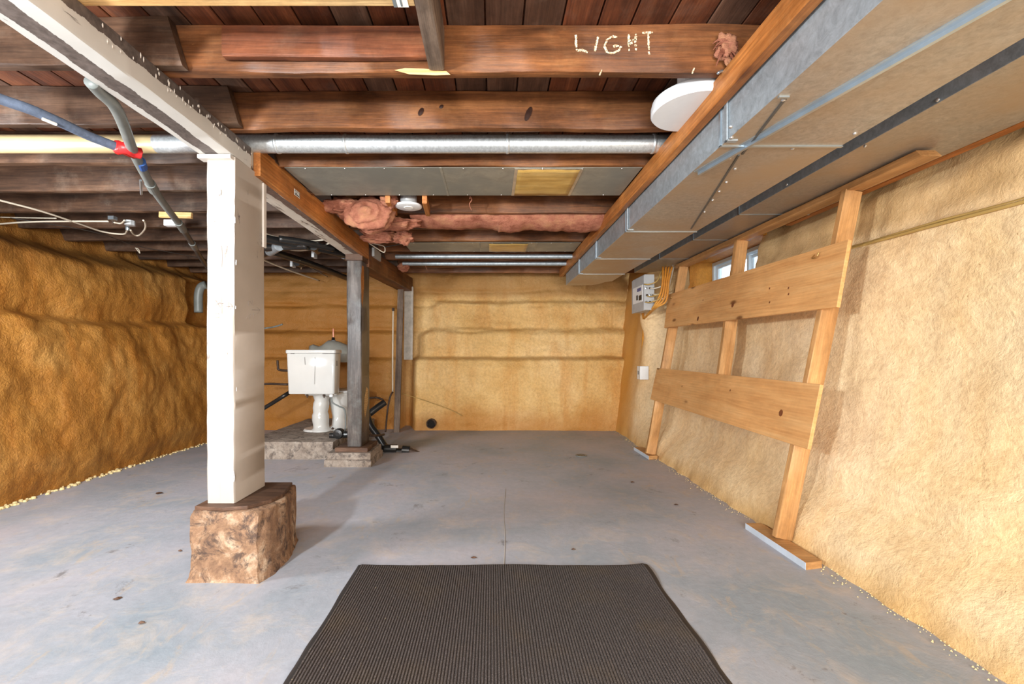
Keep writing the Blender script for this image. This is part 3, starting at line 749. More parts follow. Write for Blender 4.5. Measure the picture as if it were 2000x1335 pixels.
# ------------------------------------------------------------------ toilet
tl = thing('toilet', (-1.80, 4.75, 0.17), 'old white porcelain toilet seen from behind, with a square tank, on the slab', 'toilet')
def rbox(x0, x1, y0, y1, z0, z1, r=0.02, tb=0.0, mat=None, name='', parent=None, seg=4, **tg):
    m = MB(); rings = []
    def rr(k, z, inset):
        out = []; 
        X0, X1, Y0, Y1 = x0+inset+k, x1-inset-k, y0+inset+k, y1-inset-k; R = r
        for (cx, cy, a0) in ((X1-R, Y1-R, 0), (X0+R, Y1-R, 90), (X0+R, Y0+R, 180), (X1-R, Y0+R, 270)):
            for i in range(seg+1):
                t = math.radians(a0+90*i/seg); out.append(Vector((cx+R*math.cos(t), cy+R*math.sin(t), z)))
        return out
    e = min(0.008, (z1-z0)/3)
    for z, ins, tt in ((z0, e, tb), (z0+e*.3, e*.3, tb), (z0+e, 0, tb), (z1-e, 0, 0), (z1-e*.3, e*.3, 0), (z1, e, 0)): rings.append(rr(tt, z, ins))
    m.loft(rings); o = m.build(name, mat, parent, **tg); auto_smooth(o, 0.7); return o
tank = rbox(-2.098, -1.600, 4.60, 4.80, 0.585, 1.0, 0.025, 0.012, M['porcelain'], 'tank', tl)
rbox(-2.108, -1.592, 4.592, 4.808, 1.0, 1.038, 0.028, 0, M['porcelain'], 'tank_lid', tl)
for q in (MB().tube([P(595, 697, 4.597), P(596, 712, 4.597)], .0015, 4), MB().tube([P(615, 697, 4.597), P(615, 720, 4.597), P(614, 750, 4.597)], .0012, 4),
          MB().tube([P(658, 704, 4.62), P(658, 714, 4.62)], .004, 5), MB().box((P(568, 694, 4.6).x, 4.5915, 0.9965), (P(575, 694, 4.6).x, 4.596, 1.0015)),
          MB().box((P(630, 694, 4.6).x, 4.5915, .9965), (P(662, 694, 4.6).x, 4.596, 1.0))):
    q.build('crack', M['crack'], tank, label='fine dark crack')
m = MB()    # trapway: wavy column rising to the tank shelf, seen from behind
zz = [0.17, 0.185, 0.20, 0.24, 0.29, 0.34, 0.37, 0.42, 0.47, 0.50, 0.54, 0.575]
rx = [0.115, 0.112, 0.082, 0.080, 0.086, 0.084, 0.074, 0.082, 0.080, 0.072, 0.088, 0.105]
rings = []
for z, r in zip(zz, rx):
    cx = P(626, 800, 4.84).x+0.008*math.sin(z*14)
    rings.append([Vector((cx+r*math.cos(t), 4.86+r*1.15*math.sin(t), z)) for t in [2*math.pi*k/24 for k in range(24)]])
m.loft(rings); m.build('trapway', M['porcelain'], tl, smooth=True)
m = MB(); rings = []      # bowl and pedestal further back
for z, ax, ay, oy in ((0.17, .13, .26, 0), (0.19, .125, .25, 0), (0.21, .095, .20, 0), (0.30, .09, .19, 0.01), (0.40, .12, .22, .03), (0.48, .16, .25, .05), (0.545, .185, .27, .06), (0.56, .19, .275, .06), (0.565, .17, .25, .06)):
    rings.append([Vector((-1.70+ax*math.cos(t), 5.12+oy+ay*math.sin(t), z)) for t in [2*math.pi*k/32 for k in range(32)]])
m.loft(rings); m.build('bowl', M['porcelain'], tl, smooth=True)
m = MB(); rings = []
for z, k in ((0.567, 1), (0.585, 1.02), (0.59, .98)): rings.append([Vector((-1.70+.185*k*math.cos(t), 5.17+.265*k*math.sin(t), z)) for t in [2*math.pi*q/32 for q in range(32)]])
m.loft(rings); m.build('seat', M['white_plastic'], tl, smooth=True)
rbox(-1.96, -1.62, 4.70, 5.0, 0.562, 0.583, 0.03, 0, M['porcelain'], 'tank_shelf', tl)
m = MB(); m.prism([(-1.87+.17*math.cos(t)*1.0, 4.90+.16*math.sin(t)) for t in [2*math.pi*k/24 for k in range(24)]], 0.169, 0.192, .08); m.build('base_flange', M['porcelain'], tl, smooth=False, bevel=.006)
MB().lathe([(.012, 0), (.014, .012), (.006, .022)], (P(647, 838, 4.76).x, 4.80, 0.192)).build('floor_bolt', M['iron'], tl)
m = MB().tube([P(647, 772, 4.66), P(649, 785, 4.66), P(662, 793, 4.66), P(673, 800, 4.63), P(675, 830, 4.6), P(672, 850, 4.58)], 0.008, 8); m.build('supply_hose', M['grey_pipe'], tl, smooth=True)
MB().lathe([(.018, 0), (.022, -.012), (.020, -.03), (.012, -.034)], P(647, 769, 4.66)).build('supply_nut', M['white_plastic'], tl)
for (px) in (600, 633): MB().lathe([(.014, 0), (.014, -.02), (.006, -.02), (.006, -.035)], P(px, 770, 4.7), seg=10).build('tank_bolt', M['iron'], tl)

# black rubber valve fitting next to the dark post
o = thing('drain_valve', P(664, 852, 4.45), 'black ribbed plastic drain fitting on the slab edge beside the toilet', 'fitting')
c0 = P(662, 846, 4.45)
m = MB().lathe([(.02, -.05), (.045, -.045), (.05, -.03), (.04, -.022), (.052, -.012), (.052, .012), (.04, .022), (.05, .03), (.045, .045), (.02, .05)], c0, 'Y', 18); m.build('body', M['abs'], o)
MB().lathe([(.03, 0), (.034, .03), (.03, .06)], c0+Vector((.03, 0, -.01)), 'X', 14).build('outlet', M['abs'], o)
MB().lathe([(.026, -.09), (.03, -.055), (.03, 0)], c0+Vector((0, 0, -.02)), 'X', 14).build('inlet', M['abs'], o)

# grey hood with copper stub behind the toilet
o = thing('vent_hood', (-1.8, 5.6, 1.05), 'grey plastic hood with a copper stub on top, behind the toilet tank', 'hood')
m = MB(); rings = []
Yh = 5.45
for (px, yt, yb, dd) in ((604, 675, 700, .02), (612, 672, 705, .10), (624, 676, 705, .14), (632, 672, 705, .16), (642, 664, 705, .18), (652, 664, 705, .19), (664, 667, 705, .19), (678, 673, 705, .18), (690, 680, 705, .14)):
    a = P(px, yt, Yh); b = P(px, yb, Yh)
    rings.append([Vector((a.x, Yh+dd*math.cos(t), b.z+(a.z-b.z)*max(0, math.sin(t)) if math.sin(t) > 0 else b.z)) for t in [math.pi*k/10 for k in range(11)]]+[Vector((a.x, Yh-dd, b.z-.01))])
m.loft(rings); m.build('hood_shell', plain('grey_moulded_plastic', srgb(150, 150, 142), .5), o, smooth=True)
c1 = P(651, 668, Yh)
MB().lathe([(.035, -.01), (.03, .02), (.02, .024)], c1).build('neck', M['grey_box'], o)
MB().lathe([(.022, .02), (.026, .03), (.014, .04), (.024, .05), (.012, .06)], c1).build('black_collar', M['abs'], o)
MB().lathe([(.010, .05), (.011, .12), (.008, .165)], c1).build('copper_stub', M['copper'], o)

# ------------------------------------------------------------------ ducts
DZ = 1.794; DX0, DX1 = 0.87, 1.327
d1 = thing('sheet_metal_duct', (1.1, 3.2, DZ), 'large rectangular galvanised duct running along the ceiling beside the orange board', 'duct')
secY = [-1.0, 1.71, 2.92, 3.77, 4.50, 5.27]
for i, (a, b) in enumerate(zip(secY, secY[1:])):
    m = MB()
    if i == 4:   # last section with a notched far corner
        pts = [(DX0, a+.003), (DX1, a+.003), (DX1, b-.32), (DX1-.06, b-.26), (DX1-.10, b-.10), (DX1-.17, b-.02), (DX0, b)]
        m.prism(pts, DZ, ZJ-.002)
    else:
        m.box((DX0, a+.003, DZ), (DX1, b-.003, ZJ-.002))
    o = m.build('duct_section', M['galv'], d1, bevel=.002)
    o.data.materials.append(M['galv_blue'])
    for p in o.data.polygons:
        if p.normal.x < -.7: p.material_index = 1  # left faces carry the bluish daylight as colour
for y in secY[1:-1]:      # drive cleats around the joints
    m = MB(); m.box((DX0-.005, y-.006, DZ-.004), (DX0, y+.006, ZJ-.004)); m.box((DX0-.005, y-.006, DZ-.005), (DX1+.003, y+.006, DZ))
    m.build('joint_cleat', M['steel_edge'], d1)
    m = MB(); m.box((DX0-.008, y-.058, DZ-.006), (DX0-.001, y-.038, ZJ-.01)); m.box((DX0-.008, y-.058, DZ-.006), (DX0+.035, y-.038, DZ))
    m.build('drive_slip', M['galv_blue'], d1, bevel=.002)
def on1(px, py): q = PZ(px, py, DZ); return q
# bright slip strip and diagonal seams on the underside
A = on1(1365, 336); B = on1(1950, 0); B2 = A+(B-A)*1.4
m = MB(); dr = (B-A).normalized(); nr = Vector((-dr.y, dr.x, 0)); 
pts = [A+nr*.006, B2+nr*.006, B2-nr*.006, A-nr*.006]
m.add([p+Vector((0, 0, -.014)) for p in pts]+[p+Vector((0, 0, 0)) for p in pts], [(0, 1, 2, 3), (0, 4, 5, 1), (1, 5, 6, 2), (2, 6, 7, 3), (3, 7, 4, 0)])
pts = [A-nr*.006, B2-nr*.006, B2-nr*.026, A-nr*.026]
m.add([p+Vector((0, 0, -.003)) for p in pts]+[p+Vector((0, 0, 0)) for p in pts], [(0, 1, 2, 3), (0, 4, 5, 1), (1, 5, 6, 2), (2, 6, 7, 3), (3, 7, 4, 0)])
m.build('slip_strip', M['steel_edge'], d1, label='bright raised steel strip')
for (a, b) in (((1535, 190), (1450, 300)), ((1443, 302), (1350, 446))):
    q = on1(*a); r_ = on1(*b)
    m = MB(); d_ = (r_-q).normalized(); n_ = Vector((-d_.y, d_.x, 0))*.004
    m.add([q+n_, r_+n_, r_-n_, q-n_]+[p+Vector((0, 0, -.004)) for p in (q+n_, r_+n_, r_-n_, q-n_)], [(4, 5, 6, 7), (0, 4, 5, 1), (1, 5, 6, 2), (2, 6, 7, 3), (3, 7, 4, 0)])
    m.build('seam', plain('dark_seam_steel', srgb(100, 104, 106), .45, .6), d1)
q = on1(1528, 188); MB().box((q.x-.012, q.y-.004, DZ-.005), (q.x+.02, q.y+.004, DZ)).build('seam_tab', M['steel_edge'], d1)
scr = [(1427, 247), (1429, 268), (1914, 27), (1751, 120), (1683, 160), (1626, 193), (1530, 246), (1425, 308), (1436, 329), (1419, 355), (1405, 373), (1392, 390), (1376, 413), (1670, 260), (1548, 289), (1530, 194)]
for (a, b) in scr:
    q = on1(a, b)
    MB().lathe([(.007, 0), (.0065, -.004), (.003, -.006)], q, seg=10).build('screw', M['screw'], d1)

D2Z = 1.915; EX0, EX1 = 1.62, 2.08
d2 = thing('sheet_metal_duct', (1.85, 3.0, D2Z), 'shallower galvanised duct between the big duct and the right wall, above the wooden frame', 'duct')
sec2 = [-1.0, 2.95, 3.62, 4.35, 5.12]
for a, b in zip(sec2, sec2[1:]):
    o = MB().box((EX0, a+.003, D2Z), (EX1, b-.003, ZJ-.002)).build('duct_section', M['galv'], d2, bevel=.002)
    o.data.materials.append(M['galv_blue'])
    for p in o.data.polygons:
        if p.normal.x < -.7: p.material_index = 1  # daylight on the left side set by colour here too
for y in sec2[1:-1]:
    m = MB(); m.box((EX0-.004, y-.005, D2Z-.004), (EX0, y+.005, ZJ-.02)); m.box((EX0-.004, y-.005, D2Z-.004), (EX1, y+.005, D2Z)); m.build('joint_cleat', M['steel_edge'], d2)
for (a, b) in ((1832, 195), (1690, 285), (1537, 360)):
    q = PX(a, b, EX0-.002); MB().lathe([(.007, 0), (.0065, -.004), (.003, -.006)], q, 'X', 10).build('screw', M['screw'], d2)
# long batten beside that duct
o = lumber('batten', M['orange_wood'], (2.11, -0.5, D2Z+.012), (2.11, 3.2, D2Z+.012), 0.045, 0.03, side=(1, 0, 0)); tag(o, 'long thin wooden batten between the shallow duct and the right wall top', 'batten')

# orange board along the big duct
o = lumber('ceiling_board', M['orange_wood'], (0.842, -1.0, ZJ-.0455), (0.842, 5.45, ZJ-.0455), 0.040, 0.089, side=(1, 0, 0), jit=0.002, n=60, ch=0.003, seed=4)
tag(o, 'long orange-brown board under the joists along the left side of the big duct', 'board')

# round duct across the ceiling
rd = thing('round_duct', (-0.5, 2.235, 2.04), 'round silver metal duct across the ceiling over the white post, cream at its left end', 'duct')
zc = HC+407*2.235/F
def cyl(x0, x1, r0, name, mat, **tg):
    return MB().lathe([(r0, x0), (r0, x1)], (0, 2.235, zc), 'X', 32).build(name, mat, rd, smooth=False, **tg)
RR = 0.043
for (a, b, mt, lb_) in ((-3.9, -1.66, 'pipe_cream', 'cream painted section'), (-1.66, -1.06, 'pipe_metal', None), (-1.06, -0.72, 'pipe_metal', None), (-.72, 0.08, 'pipe_metal', None), (0.08, 0.80, 'pipe_metal', None), (.80, .95, 'pipe_metal', None)):
    o = cyl(a, b, RR, 'duct_section', M[mt]); auto_smooth(o, 0.8)
    if lb_: o['label'] = lb_
for x in (-1.06, -.72, .08, .80):
    o = MB().lathe([(RR, x-.008), (RR+.0035, x-.005), (RR+.0035, x+.005), (RR, x+.008)], (0, 2.235, zc), 'X', 32).build('joint_ring', M['pipe_metal'], rd, smooth=True)
q = P(1231, 293, 2.20); MB().lathe([(.006, 0), (.006, -.01)], q, seg=8).build('screw', M['screw'], rd)

# sheet metal panning between joists
def panning(x0, x1, y0, y1, label, seams):
    t = thing('metal_sheeting', ((x0+x1)/2, (y0+y1)/2, ZJ-.004), label, 'panel')
    xs = [x0]+seams+[x1]
    for a, b in zip(xs, xs[1:]):
        MB().box((a+.001, y0, ZJ-.005), (b-.001, y1, ZJ-.003)).build('sheet', M['pan'], t)
    for x in seams: MB().box((x-.012, y0, ZJ-.007), (x+.001, y1, ZJ-.005)).build('lap_seam', M['pan'], t)
    n = 9
    for i in range(n):
        for yy in (y0+.012, y1-.012): MB().lathe([(.004, 0), (.003, -.003)], (x0+(x1-x0)*(i+.5)/n, yy, ZJ-.005), seg=8).build('nail', M['screw'], t)
    return t
pn = panning(-1.12, 0.815, 2.434, 2.865, 'wide grey sheet metal panel across the joists behind the round duct', [-0.27, 0.50])
a0, a1 = P(1008, 355, 2.45).x, P(1135, 355, 2.45).x
m = MB(); 
gx = lin(a0+.01, a1-.005, 12); gy = lin(2.452, 2.85, 10)
for y in gy:
    for x in gx: m.v.append(Vector((x-.0+(0.0), y, ZJ-.0095-.004*noise.noise(Vector((x*14, y*14, 1))))))
for j in range(len(gy)-1):
    for i in range(len(gx)-1): k = j*len(gx)+i; m.f.append((k, k+1, k+len(gx)+1, k+len(gx)))
o = m.build('tape_patch', M['kraft'], smooth=True); sol = o.modifiers.new('s', 'SOLIDIFY'); sol.thickness = .002
tag(o, 'crinkled yellow-brown patch taped onto the wide metal panel', 'patch')
m = MB().box((a0-.008, 2.446, ZJ-.0075), (a1+.012, 2.458, ZJ-.0055)); m.box((a0-.008, 2.838, ZJ-.0075), (a1+.012, 2.862, ZJ-.0055)); m.box((a0-.008, 2.458, ZJ-.0075), (a0+.012, 2.838, ZJ-.0055)); m.box((a1-.008, 2.458, ZJ-.0075), (a1+.012, 2.838, ZJ-.0055))
ft = m.build('tape_border', M['foil'], None); ft.parent = o; ft.location = WPOS[ft]-WPOS[o]
panning(-0.80, 0.815, 4.10, 4.46, 'small far grey sheet metal panel across the joists before the conduits', [-0.10, 0.42])
a0, a1 = P(955, 480, 4.2).x, P(1030, 480, 4.2).x
m = MB(); gx = lin(a0, a1, 10); gy = lin(4.12, 4.44, 8)
for y in gy:
    for x in gx: m.v.append(Vector((x, y, ZJ-.012-.005*noise.noise(Vector((x*12, y*12, 5))))))
for j in range(len(gy)-1):
    for i in range(len(gx)-1): k = j*len(gx)+i; m.f.append((k, k+1, k+len(gx)+1, k+len(gx)))
o = m.build('tape_patch', M['kraft'], smooth=True); sol = o.modifiers.new('s', 'SOLIDIFY'); sol.thickness = .002
tag(o, 'small yellow patch taped onto the far metal panel', 'patch')

# thin conduits
for y, lb_ in ((4.60, 'thin grey conduit just beyond the far metal panel'), (4.97, 'thin grey conduit nearer the back wall')):
    o = MB().lathe([(.021, -0.98), (.021, 0.86)], (0, y, ZJ-.024), 'X', 14).build('conduit', M['galv_blue']); auto_smooth(o, .8); tag(o, lb_, 'conduit')

# white round ceiling fixture
o = thing('ceiling_fixture', (0.80, 1.83, ZJ-.02), 'round white ceiling fixture between two joists beside the orange board', 'fixture')
cz = HC+0.975
MB().lathe([(.13, .05), (.158, .05), (.163, .03), (.163, .008), (.156, .0), (.02, -.001)], (0.82, 1.833, cz), 'Z', 48).build('housing', M['white_plastic'], o, smooth=False, bevel=0)
auto_smooth(bpy.data.objects['housing'], .5)
MB().lathe([(.06, .05), (.06, .17)], (0.82, 1.833, cz), 'Z', 20).build('mounting_canopy', M['white_plastic'], o)
q = P(1402, 143, 1.60)
m = MB().tube([q, q+Vector((.02, .005, .01)), q+Vector((.035, .012, -.01)), q+Vector((.05, .02, .0))], .005, 8); tag(m.build('conduit_clip', M['steel_edge'], smooth=True), 'small shiny metal clip at the end of the LIGHT joist', 'clip')

# recessed light
rc = thing('recessed_light', P(798, 400, 3.03), 'round white recessed light between joists beside the pink insulation', 'light')
c0 = P(798, 404, 3.03)
MB().lathe([(.02, -.004), (.078, -.004), (.088, 0), (.09, .008), (.08, .012)], c0, 'Z', 36).build('trim_ring', M['white_plastic'], rc, smooth=True)
MB().lathe([(.056, .012), (.056, .07), (.05, .075)], c0, 'Z', 28).build('housing', M['grey_box'], rc, smooth=True)
MB().lathe([(.03, -.008), (.032, -.005), (.03, -.003)], c0, 'Z', 20).build('lens_ring', M['white_print'], rc)
MB().box((c0.x-.10, c0.y+.02, c0.z+.02), (c0.x-.055, c0.y+.06, c0.z+.045)).build('bracket', M['steel_edge'], rc)
o = lumber('wood_cleat', M['orange_wood'], P(829, 388, 2.885), P(836, 414, 3.22), 0.03, 0.06, side=(1, 0, 0)); tag(o, 'short orange wood cleat right of the recessed light', 'cleat')
o = lumber('wood_cleat', M['orange_wood'], P(757, 388, 2.885), P(772, 414, 3.22), 0.03, 0.05, side=(1, 0, 0)); tag(o, 'short orange wood cleat left of the recessed light', 'cleat')

# ------------------------------------------------------------------ pink insulation
def fluff(name, c0, rx, ry, rz, seed, label, amp=0.35, sub=4, freq=1.0, cat='insulation', group=None, ripple=False):
    bm = bmesh.new(); bmesh.ops.create_icosphere(bm, subdivisions=sub, radius=1.0)
    for v in bm.verts:
        d = v.co.normalized(); q = d*1.6*freq+Vector((seed, seed*2, 0))
        k = 1+amp*noise.noise(q)+amp*.6*noise.noise(q*2.4)+amp*.3*noise.noise(q*5.5)+amp*.15*noise.noise(q*12)
        if ripple: rr = math.hypot(d.x+.1, d.z+.05); k += .07*math.sin(rr*17+2*noise.noise(d*2)+d.y*2)
        v.co = Vector((d.x*rx*k, d.y*ry*k, d.z*rz*k))
    me = bpy.data.meshes.new(name); bm.to_mesh(me); bm.free(); me.materials.append(M['batt'])
    me.polygons.foreach_set('use_smooth', [True]*len(me.polygons))
    o = bpy.data.objects.new(name, me); COL.objects.link(o); put(o, c0, None); tag(o, label, cat, group); return o
fluff('insulation_roll', P(725, 420, 3.10), 0.165, 0.12, 0.115, 1, 'large coiled lump of pink insulation left of the recessed light', .14, sub=5, ripple=True)
fluff('insulation_tuft', P(672, 404, 3.12), 0.13, 0.10, 0.05, 2, 'thin pink insulation tuft where the orange beam meets the metal panel', .5)
fluff('insulation_tuft', P(690, 418, 3.18), 0.085, 0.09, 0.055, 3, 'small pink insulation fold tucked against the beam left of the coiled lump', .5)
fluff('insulation_tuft', P(775, 437, 3.33), 0.16, 0.09, 0.040, 4, 'flat pink insulation flap under the coiled lump', .5)
fluff('insulation_tuft', P(745, 462, 3.62), 0.17, 0.08, 0.040, 5, 'lowest ragged pink insulation tuft near the dark post', .6)
fluff('insulation_tuft', P(788, 463, 3.60), 0.075, 0.06, 0.048, 6, 'ragged pink insulation end just right of the lowest tuft', .7)
fluff('insulation_tuft', P(762, 394, 3.00), 0.06, 0.08, 0.035, 7, 'pink-yellow insulation scrap touching the left cleat of the recessed light', .6)
fluff('insulation_tuft', P(788, 521, 5.0), 0.06, 0.05, 0.04, 8, 'small pink insulation scrap against the far brown beam', .6)
m = MB(); rings = []        # long strip hanging between two joists
for i in range(150):
    x = -0.60+1.50*i/149; h = 0.045+0.022*noise.noise(Vector((x*5, 0, 0)))+0.012*noise.noise(Vector((x*17, 1, 0)))
    if x > 0.05: h += 0.018
    h *= sm(-.62, -.45, x)*0.7+0.3
    zt = ZJ+0.03; ring = []
    for k in range(14):
        t = 2*math.pi*k/14; r2 = 1+.16*noise.noise(Vector((x*13, math.cos(t)*2, math.sin(t)*2)))
        ring.append(Vector((x, 3.45+0.165*math.cos(t)*r2, zt-.03+(h if math.sin(t) < 0 else .05)*math.sin(t)*r2)))
    rings.append(ring)
m.loft(rings); o = m.build('insulation_strip', M['batt'], smooth=True); tag(o, 'long strip of pink insulation hanging between two joists below the metal panel', 'insulation')
o = fluff('insulation_tuft', P(1420, 92, 1.585), 0.035, 0.018, 0.048, 9, 'pale pink insulation wad stuck to the right end of the LIGHT joist', .5)
m = MB()
for i in range(16):
    a = P(1420+random.uniform(-10, 8), 95+random.uniform(-20, 15), 1.575); d = Vector((random.uniform(-.05, .02), random.uniform(-.01, .0), random.uniform(-.05, .01)))
    m.tube([a, a+d*.6, a+d+Vector((0, 0, -.01))], [.006, .001], 5)
ch_ = m.build('fibre_wisps', M['batt'], None, smooth=True); ch_.parent = o; ch_.location = WPOS[ch_]-WPOS[o]
q = P(1413, 118, 1.575); MB().tube([q, q+Vector((.012, 0, -.012)), q+Vector((.02, 0, .0)), q+Vector((.016, 0, .02))], .0018, 6)

# ------------------------------------------------------------------ left pipes
zp = 1.915
def PZs(pts, z=zp): return [PZ(a, b, z) for a, b in pts]
o = thing('insulated_pipe', PZ(120, 240, zp), 'blue-grey foam-covered pipe sweeping in from the left under the joists', 'pipe')
m = MB().tube([PZ(-160, 120, zp)]+PZs([(-60, 168), (0, 193), (60, 214), (120, 240), (180, 268), (238, 290)]), 0.019, 14); m.build('foam_sleeve', M['foam_pipe'], o, smooth=True)
a = PZ(83, 232, zp-.021); b = PZ(110, 243, zp-.021)
m = MB().tube([a, b], .006, 6); m.build('paper_tag', M['white_print'], o)
g = thing('drain_pipe', PZ(290, 350, zp), 'grey plastic drain pipe running back under the joists from the white beam', 'pipe')
MB().tube(PZs([(178, 160), (196, 180), (222, 205), (240, 240), (258, 290), (275, 325), (298, 368)]), .021, 14).build('pipe_run', M['grey_pipe'], g, smooth=True)
MB().tube(PZs([(296, 364), (320, 398), (352, 440)]), .021, 14).build('pipe_run', M['grey_pipe'], g, smooth=True)
MB().tube(PZs([(352, 440), (372, 470), (398, 512), (412, 530)]), .021, 14).build('pipe_run', plain('dark_grey_pipe', srgb(70, 72, 72), .4), g, smooth=True)
for pts in ([(293, 358), (301, 372)], [(348, 434), (358, 449)], [(375, 474), (381, 484)]):
    MB().tube(PZs(pts), .026, 16, smooth=False).build('coupling', M['grey_pipe'], g)
MB().tube(PZs([(274, 315), (278, 326)]), .0225, 12, smooth=False).build('blue_band', M['blue'], g)
MB().tube([PZ(282, 352, zp)+Vector((-.02, 0, 0)), PZ(283, 372, zp)+Vector((-.02, 0, -.02))], .006, 8).build('hanger', M['steel_edge'], g)
m = MB().tube(PZs([(228, 290), (245, 289), (262, 296), (276, 300)], zp-.003), [.026, .024], 14)
m.tube([PZ(228, 284, zp), PZ(262, 300, zp)], .024, 10); roughen(m, .004, 60, 2)
tag(m.build('tape_wrap', M['red'], smooth=True), 'red tape binding the blue-grey pipe to the grey drain pipe', 'tape')

# cables, boxes on the left
def cable(pts, z, r, mat, name, label, cat='cable', smooth=True):
    o = MB().tube([PZ(a, b, z) if len(t) == 2 else P(a, b, t[2]) for t in pts for (a, b) in (t[:2],)], r, 7).build(name, mat, smooth=True); return tag(o, label, cat)
cable([(-60, 375), (0, 391), (80, 412), (150, 435), (200, 452), (240, 457), (248, 450), (249, 445)], 1.985, .0065, M['cable'], 'cable', 'white cable slanting down to the junction box at upper left')
cable([(-40, 439), (0, 437), (60, 433), (130, 432), (212, 432)], 1.985, .0065, M['cable'], 'cable', 'white cable running level into the left cable clamp')
cable([(0, 424, 3.44), (50, 425, 3.44), (110, 426, 3.44)], 1.985, .005, M['cable'], 'cable', 'short faint white cable along the joist at far left')
cable([(20, 425), (180, 452), (260, 478), (330, 492), (400, 505)], 1.995, .003, M['cable_dark'], 'wire', 'thin dark wire crossing the joists at left', 'wire')
cable([(255, 449), (262, 458), (272, 459), (283, 447), (284, 436), (280, 430)], 1.98, .0065, M['cable'], 'cable', 'looped white cable end right of the junction box')
cable([(222, 434), (236, 436), (243, 430)], 1.985, .006, M['cable'], 'cable', 'very short white cable between clamp and junction box')
o = thing('junction_box', PZ(254, 437, 1.985), 'small grey octagonal junction box clipped to a joist at left', 'junction box')
MB().lathe([(.034, 0), (.034, .035), (.02, .036)], PZ(254, 440, 1.975), 'Z', 8).build('box_body', M['grey_box'], o)
MB().lathe([(.012, -.03), (.014, -.012), (.012, 0)], PZ(249, 442, 1.98), 'Z', 10).build('connector', M['steel_edge'], o)
o = thing('cable_clamp', PZ(220, 432, 1.985), 'small metal cable clamp left of the junction box', 'clamp')
MB().box(tuple(PZ(215, 428, 1.985)-Vector((0, .02, .006))), tuple(PZ(226, 428, 1.985)+Vector((0, .015, .02)))).build('clamp_body', M['steel_edge'], o)
MB().lathe([(.006, -.012), (.006, .03)], PZ(220, 434, 1.985), 'Z', 8).build('clamp_screw', M['iron'], o)
yj = JY[4]-JT-.008
o = lumber('wood_block', M['pale_wood'], P(312, 419, yj), P(375, 421, yj), .02, .042); tag(o, 'small pale wood block nailed to a joist beside the grey drain pipe', 'block')
m = MB(); a = P(319, 428, 3.4); b = P(348, 440, 3.4); m.box((a.x, a.y, b.z), (b.x, a.y+.05, a.z)); tag(m.build('plastic_cover', M['white_plastic'], bevel=.004), 'small white plastic cover below the pale wood block', 'cover')
c0 = P(264, 484, 4.3); m = MB().tube([c0, c0+Vector((.03, 0, -.01)), c0+Vector((.045, 0, -.05)), c0+Vector((.02, 0, -.02)), c0+Vector((.01, 0, -.005))], .004, 6); tag(m.build('twist_tie', M['cable'], smooth=True), 'small white tie hanging from a joist at left', 'tie')
# elbow at the end of the left wall
m = MB().tube([P(402, 556, 5.1), P(393, 560, 5.1), P(388, 575, 5.1), P(388, 610, 5.1)], .045, 14); tag(m.build('vent_elbow', M['grey_pipe'], smooth=True), 'grey pipe elbow half hidden behind the white post at the far left wall', 'pipe')

# cables and black pipes between the two posts
zb = 1.945
cable([(505, 450), (530, 460), (570, 469), (610, 470), (650, 466)], 1.985, .007, M['cable'], 'cable', 'upper white cable sagging right of the white post')
cable([(505, 458), (530, 474), (570, 488), (605, 487), (640, 476), (665, 462)], 1.97, .007, M['cable'], 'cable', 'lower sagging white cable right of the white post')
cable([(505, 503), (540, 518), (580, 533), (624, 548)], 1.95, .009, M['cable'], 'cable', 'straight white cable below the black pipes')
bp = thing('black_drain_pipe', PZ(600, 490, zb), 'large black drain pipes running under the joists behind the white post', 'pipe')
MB().tube(PZs([(500, 462), (560, 474), (620, 484), (668, 496), (700, 510)], zb), .034, 14).build('pipe_run', M['abs'], bp, smooth=True)
MB().tube(PZs([(505, 500), (530, 492), (560, 500), (620, 520), (690, 548)], 1.95), .034, 14).build('pipe_run', M['abs'], bp, smooth=True)
MB().tube(PZs([(545, 466), (600, 474), (650, 486)], zb), .028, 12).build('pipe_run', M['abs'], bp, smooth=True)
MB().tube(PZs([(505, 484), (560, 482), (600, 480)], 1.93), .03, 12).build('pipe_run', M['abs'], bp, smooth=True)
MB().tube(PZs([(527, 491), (545, 480)], 1.93), .042, 16, smooth=False).build('steel_coupling', M['galv_blue'], bp)
for pts in ([(612, 480), (620, 488)], [(672, 498), (678, 502)], [(580, 512), (588, 515)]): MB().tube(PZs(pts, zb), .040, 14, smooth=False).build('coupling', M['abs'], bp)
for (a, b) in ((614, 494), (572, 513)):
    c0 = PZ(a, b, zb); MB().box((c0.x-.012, c0.y-.04, c0.z-.045), (c0.x+.012, c0.y+.04, c0.z+.04)).build('strap', M['grey_box'], bp)
cable([(560, 498), (590, 512), (620, 530), (640, 540)], 1.955, .005, M['grey_pipe'], 'wire', 'thin grey wire along the lower black pipe', 'wire')
cable([(585, 508), (590, 515), (588, 525)], 1.94, .006, M['cable'], 'cable_tie', 'small white strap loop under the black pipes', 'strap')
o = MB().tube([P(722, 474, 4.0), P(737, 477, 4.0), P(750, 481, 4.0), P(752, 490, 4.0), P(748, 492, 4.0), P(735, 484, 4.0), P(721, 475, 4.0)], .005, 6).build('cable', M['cable'], smooth=True)
tag(o, 'looped white cable on the right side of the beam near the dark post', 'cable')
cable([(752, 482, 4.0), (775, 478, 4.0), (790, 476, 4.05)], 1.9, .004, M['cable_dark'], 'wire', 'thin dark wire leading right from the looped cable', 'wire')
